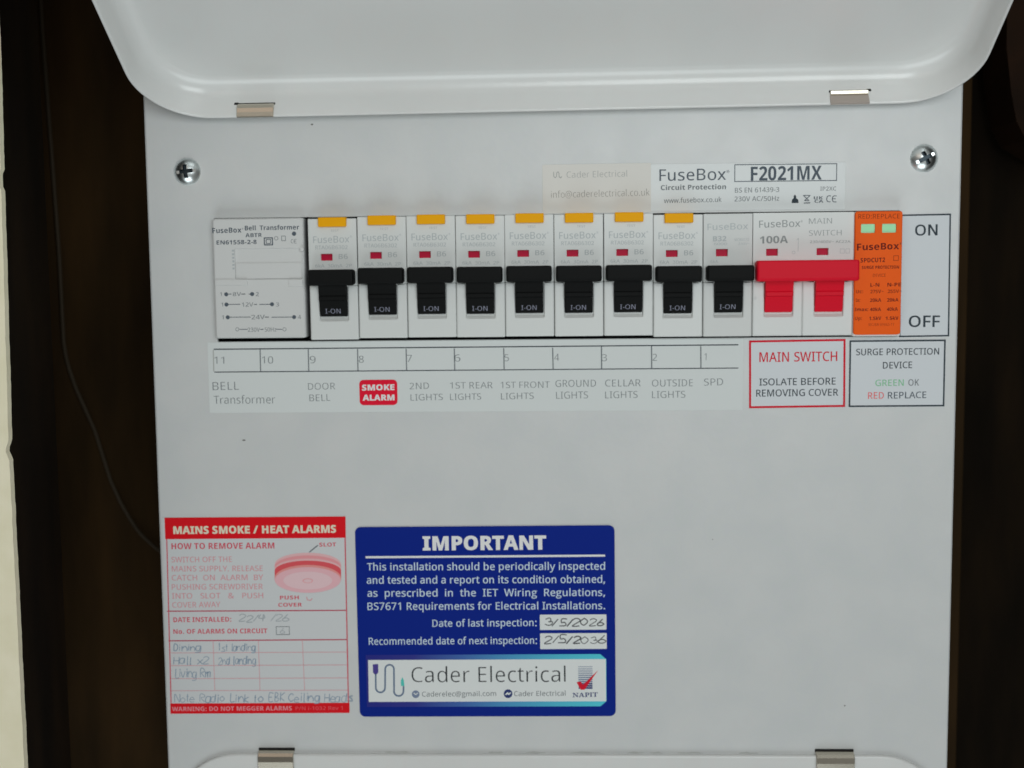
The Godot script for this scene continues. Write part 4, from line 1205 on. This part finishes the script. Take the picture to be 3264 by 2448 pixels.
	shape(s, "alarm_picture", PackedVector2Array([Vector2(56.43, 51.89), Vector2(56.41, 52.01), Vector2(56.34, 52.13), Vector2(56.23, 52.24), Vector2(56.07, 52.34), Vector2(55.87, 52.43), Vector2(55.64, 52.5), Vector2(55.39, 52.55), Vector2(55.12, 52.59), Vector2(54.84, 52.6), Vector2(54.55, 52.59), Vector2(54.28, 52.56), Vector2(54.02, 52.51), Vector2(53.79, 52.44), Vector2(53.59, 52.36), Vector2(53.42, 52.26), Vector2(53.3, 52.15), Vector2(53.22, 52.04), Vector2(53.19, 51.91), Vector2(53.19, 51.91), Vector2(53.22, 51.79), Vector2(53.28, 51.68), Vector2(53.4, 51.57), Vector2(53.56, 51.46), Vector2(53.76, 51.38), Vector2(53.99, 51.31), Vector2(54.24, 51.25), Vector2(54.51, 51.22), Vector2(54.79, 51.21), Vector2(55.07, 51.22), Vector2(55.35, 51.24), Vector2(55.6, 51.29), Vector2(55.84, 51.36), Vector2(56.04, 51.45), Vector2(56.2, 51.54), Vector2(56.33, 51.65), Vector2(56.4, 51.77), Vector2(56.43, 51.89)]), M.pink_mid)
	layer += 1
	layer = 1
	line(s, "text_line", "PUSH", Vector2(43.92, 44.66), Vector2(51.15, 44.71), 1.45, M.ink_rose, "bold")
	line(s, "text_line", "COVER", Vector2(43.18, 41.86), Vector2(52.29, 41.9), 1.45, M.ink_rose, "bold")
	stroke(s, "arrow", PackedVector2Array([Vector2(54.12, 45.53), Vector2(54.43, 44.43), Vector2(55.56, 44.23), Vector2(56.22, 45.02)]), 0.3, M.ink_pink)
	rule(s, "rule", Vector2(0.4, 40.4), Vector2(69.19, 40.29), 0.42, M.ink_wine)
	rule(s, "rule", Vector2(0.51, 28.83), Vector2(69.12, 28.93), 0.42, M.ink_wine)
	line(s, "text_line", "DATE INSTALLED:", Vector2(2.7, 36.12), Vector2(24.98, 36.18), 1.86, M.ink_rose, "bold")
	handwriting(s, "handwriting", "22/4 /26", Rect2(28.04, 36.21, 19.22, 2.48), 0.3, M.pen_faded)
	line(s, "text_line", "No. OF ALARMS ON CIRCUIT", Vector2(2.51, 31.54), Vector2(38.65, 31.62), 1.81, M.ink_rose, "bold")
	border(s, "number_box", Rect2(41.98, 30.9, 5.24, 3.33), 0.24, M.ink_mid)
	handwriting(s, "handwriting", "6", Rect2(43.57, 31.39, 1.95, 2.2), 0.25, M.pen_faded)
	rule(s, "grid_rule", Vector2(1.21, 24.09), Vector2(69.47, 24.06), 0.19, M.ink_pink)
	rule(s, "grid_rule", Vector2(1, 19.09), Vector2(69.33, 19.04), 0.19, M.ink_pink)
	rule(s, "grid_rule", Vector2(0.78, 13.97), Vector2(69.19, 13.95), 0.19, M.ink_pink)
	rule(s, "grid_rule", Vector2(0.58, 9.21), Vector2(69.05, 9.15), 0.19, M.ink_pink)
	rule(s, "grid_rule", Vector2(17.67, 28.83), Vector2(17.61, 9.23), 0.19, M.ink_pink)
	rule(s, "grid_rule", Vector2(35.09, 28.73), Vector2(35.05, 9.15), 0.19, M.ink_pink)
	rule(s, "grid_rule", Vector2(51.97, 28.63), Vector2(52.24, 9.07), 0.19, M.ink_pink)
	handwriting(s, "handwriting", "Dining", Rect2(1.84, 24.89, 11.17, 2.46), 0.3, M.pen_blue)
	handwriting(s, "handwriting", "1st landing", Rect2(19.5, 24.79, 14.3, 2.59), 0.3, M.pen_blue)
	handwriting(s, "handwriting", "Hall x2", Rect2(1.77, 19.84, 14.02, 2.85), 0.3, M.pen_blue)
	handwriting(s, "handwriting", "2nd landing", Rect2(19.5, 19.55, 14.38, 2.95), 0.3, M.pen_blue)
	handwriting(s, "handwriting", "Living Rm", Rect2(2.05, 14.58, 14.05, 3.17), 0.3, M.pen_blue)
	handwriting(s, "handwriting", "Note Radio Link to EBK Ceiling Heads", Rect2(1.65, 4.78, 68.85, 3), 0.3, M.pen_blue)
	layer = 2
	line(s, "footer_line", "WARNING: DO NOT MEGGER ALARMS", Vector2(0.75, 1.17), Vector2(47.04, 1.29), 1.68, M.ink_blush, "bold")
	line(s, "footer_line", "P/N i-1032 Rev 1", Vector2(48.53, 1.39), Vector2(66.61, 1.42), 1.42, M.ink_blush_dim, "regular")


func make_notice_sticker() -> void:
	var s := sticker("inspection_notice", Vector3(-73.99, -128.52, 0), 0.0042, 97.69, 73.67, M.blue_print, 2.2, 0.12, 0.2)
	tag(s, "blue inspection notice with white heading and a company panel at its foot", "sticker")
	line(s, "heading", "IMPORTANT", Vector2(25.5, 64.52), Vector2(72.05, 64.54), 5.46, M.ink_white, "heavy")
	rule(s, "rule", Vector2(3.76, 62.1), Vector2(94.08, 62.12), 0.8, M.ink_white)
	line(s, "text_line", "This installation should be periodically inspected", Vector2(4.22, 56.99), Vector2(94.04, 56.71), 2.87, M.ink_ice, "semi")
	line(s, "text_line", "and tested and a report on its condition obtained,", Vector2(3.99, 51.88), Vector2(94, 51.68), 2.88, M.ink_ice, "semi")
	line(s, "text_line", "as  prescribed  in  the  IET  Wiring  Regulations,", Vector2(4.11, 46.86), Vector2(93.97, 46.64), 2.88, M.ink_ice, "semi")
	line(s, "text_line", "BS7671 Requirements for Electrical Installations.", Vector2(4.02, 41.73), Vector2(93.93, 41.54), 2.89, M.ink_ice, "semi")
	line(s, "text_line", "Date of last inspection:", Vector2(28.55, 35.07), Vector2(68.05, 35.17), 2.79, M.ink_ice, "semi")
	line(s, "text_line", "Recommended date of next inspection:", Vector2(4.17, 28.18), Vector2(68.11, 28.29), 2.8, M.ink_ice, "semi")
	patch(s, "date_box", Rect2(69.3, 33.67, 25.1, 5.89), 0.3, M.ink_paper, 1)
	patch(s, "date_box", Rect2(69.31, 26.24, 25.14, 6.12), 0.3, M.ink_paper, 1)
	layer += 1
	handwriting(s, "handwriting", "3/5/2026", Rect2(70.88, 35.25, 22.69, 2.82), 0.42, M.pen_dark)
	handwriting(s, "handwriting", "2/5/2036", Rect2(70.7, 28.53, 23.16, 2.83), 0.42, M.pen_dark)
	layer = 1
	gradient_panel(s, Rect2(2.87, 3.89, 91.33, 20.34))
	layer += 1
	shape(s, "company_panel", PackedVector2Array([Vector2(3.73, 22.26), Vector2(94.03, 22.29), Vector2(94.06, 5.85), Vector2(3.61, 5.87)]), M.ink_paper)
	layer += 1
	line(s, "company_name", "Cader Electrical", Vector2(20.24, 13.54), Vector2(78.77, 13.58), 5.83, M.ink_black, "light")
	line(s, "contact_line", "Caderelec@gmail.com", Vector2(24.06, 7.88), Vector2(52.3, 8.09), 1.92, M.ink_mid, "regular")
	line(s, "contact_line", "Cader Electrical", Vector2(59.15, 7.97), Vector2(78.71, 8.11), 1.91, M.ink_mid, "regular")
	shape(s, "mail_badge", PackedVector2Array([Vector2(23.09, 8.84), Vector2(23.01, 8.37), Vector2(22.79, 7.95), Vector2(22.46, 7.62), Vector2(22.04, 7.4), Vector2(21.58, 7.33), Vector2(21.13, 7.4), Vector2(20.72, 7.62), Vector2(20.4, 7.96), Vector2(20.2, 8.38), Vector2(20.14, 8.85), Vector2(20.22, 9.32), Vector2(20.44, 9.74), Vector2(20.78, 10.07), Vector2(21.19, 10.28), Vector2(21.65, 10.36), Vector2(22.1, 10.28), Vector2(22.51, 10.06), Vector2(22.83, 9.73), Vector2(23.03, 9.31)]), M.ink_slate)
	shape(s, "chat_badge", PackedVector2Array([Vector2(58.53, 8.93), Vector2(58.44, 8.4), Vector2(58.2, 7.92), Vector2(57.82, 7.54), Vector2(57.36, 7.3), Vector2(56.84, 7.22), Vector2(56.33, 7.31), Vector2(55.87, 7.55), Vector2(55.5, 7.93), Vector2(55.27, 8.41), Vector2(55.2, 8.94), Vector2(55.29, 9.47), Vector2(55.53, 9.94), Vector2(55.91, 10.32), Vector2(56.37, 10.56), Vector2(56.89, 10.64), Vector2(57.4, 10.56), Vector2(57.86, 10.31), Vector2(58.23, 9.93), Vector2(58.46, 9.46)]), M.ink_navy)
	layer += 1
	stroke(s, "mail_badge", PackedVector2Array([Vector2(20.94, 9.3), Vector2(21.61, 8.69), Vector2(22.41, 9.29)]), 0.35, M.ink_paper)
	stroke(s, "chat_badge", PackedVector2Array([Vector2(55.98, 8.58), Vector2(56.67, 9.29), Vector2(57.06, 8.68), Vector2(57.8, 9.28)]), 0.5, M.ink_paper)
	layer -= 1
	shape(s, "plug_logo", PackedVector2Array([Vector2(5.46, 20.59), Vector2(7.53, 20.73), Vector2(7.54, 17.46), Vector2(6.94, 16.71), Vector2(6.05, 16.71), Vector2(5.48, 17.42)]), M.purple_print)
	stroke(s, "plug_logo", PackedVector2Array([Vector2(6.49, 16.71), Vector2(6.42, 11.67), Vector2(6.41, 11.42), Vector2(6.53, 10.72), Vector2(6.9, 10.13), Vector2(7.46, 9.73), Vector2(8.14, 9.59), Vector2(8.82, 9.73), Vector2(9.41, 10.12), Vector2(9.81, 10.71), Vector2(9.96, 11.4), Vector2(10.18, 18.71), Vector2(10.18, 18.71), Vector2(10.33, 19.36), Vector2(10.7, 19.92), Vector2(11.25, 20.28), Vector2(11.9, 20.41), Vector2(12.53, 20.28), Vector2(13.07, 19.91), Vector2(13.41, 19.35), Vector2(13.53, 18.7), Vector2(13.38, 10.38), Vector2(13.32, 10.03), Vector2(13.45, 9.32), Vector2(13.83, 8.71), Vector2(14.41, 8.3), Vector2(15.1, 8.16), Vector2(15.8, 8.3), Vector2(16.4, 8.7), Vector2(16.81, 9.3), Vector2(16.97, 10.02), Vector2(17.06, 11.88)]), 0.62, M.ink_steel)
	shape(s, "plug_logo", PackedVector2Array([Vector2(16.08, 12.04), Vector2(16.03, 14.16), Vector2(16.65, 15.56), Vector2(17.21, 14.25), Vector2(17.36, 12.14)]), M.teal_print)
	rule(s, "emblem", Vector2(83.55, 19.33), Vector2(89, 19.33), 0.24, M.ink_slate)
	rule(s, "emblem", Vector2(83.56, 18.5), Vector2(89, 18.51), 0.28, M.ink_slate)
	rule(s, "emblem", Vector2(83.57, 17.68), Vector2(88.99, 17.68), 0.33, M.ink_slate)
	rule(s, "emblem", Vector2(83.59, 16.85), Vector2(88.98, 16.85), 0.37, M.ink_slate)
	rule(s, "emblem", Vector2(83.6, 16.02), Vector2(88.97, 16.03), 0.41, M.ink_slate)
	rule(s, "emblem", Vector2(83.61, 15.2), Vector2(88.97, 15.2), 0.46, M.ink_slate)
	rule(s, "emblem", Vector2(83.62, 14.37), Vector2(88.96, 14.37), 0.5, M.ink_slate)
	rule(s, "emblem", Vector2(83.63, 13.54), Vector2(88.95, 13.55), 0.55, M.ink_slate)
	rule(s, "emblem", Vector2(83.65, 12.71), Vector2(88.95, 12.72), 0.59, M.ink_navy)
	rule(s, "emblem", Vector2(83.66, 11.89), Vector2(88.94, 11.89), 0.64, M.ink_navy)
	rule(s, "emblem", Vector2(83.67, 11.06), Vector2(88.93, 11.06), 0.68, M.ink_navy)
	layer += 1
	shape(s, "emblem", PackedVector2Array([Vector2(82.91, 13.32), Vector2(84.47, 13.61), Vector2(85.34, 12.31), Vector2(91.13, 18), Vector2(85.91, 10.4), Vector2(84.44, 10.4)]), M.red_ink)
	line(s, "emblem_name", "NAPIT", Vector2(81.39, 7.45), Vector2(90.9, 7.67), 1.71, M.ink_navy, "serif")
	layer = 1
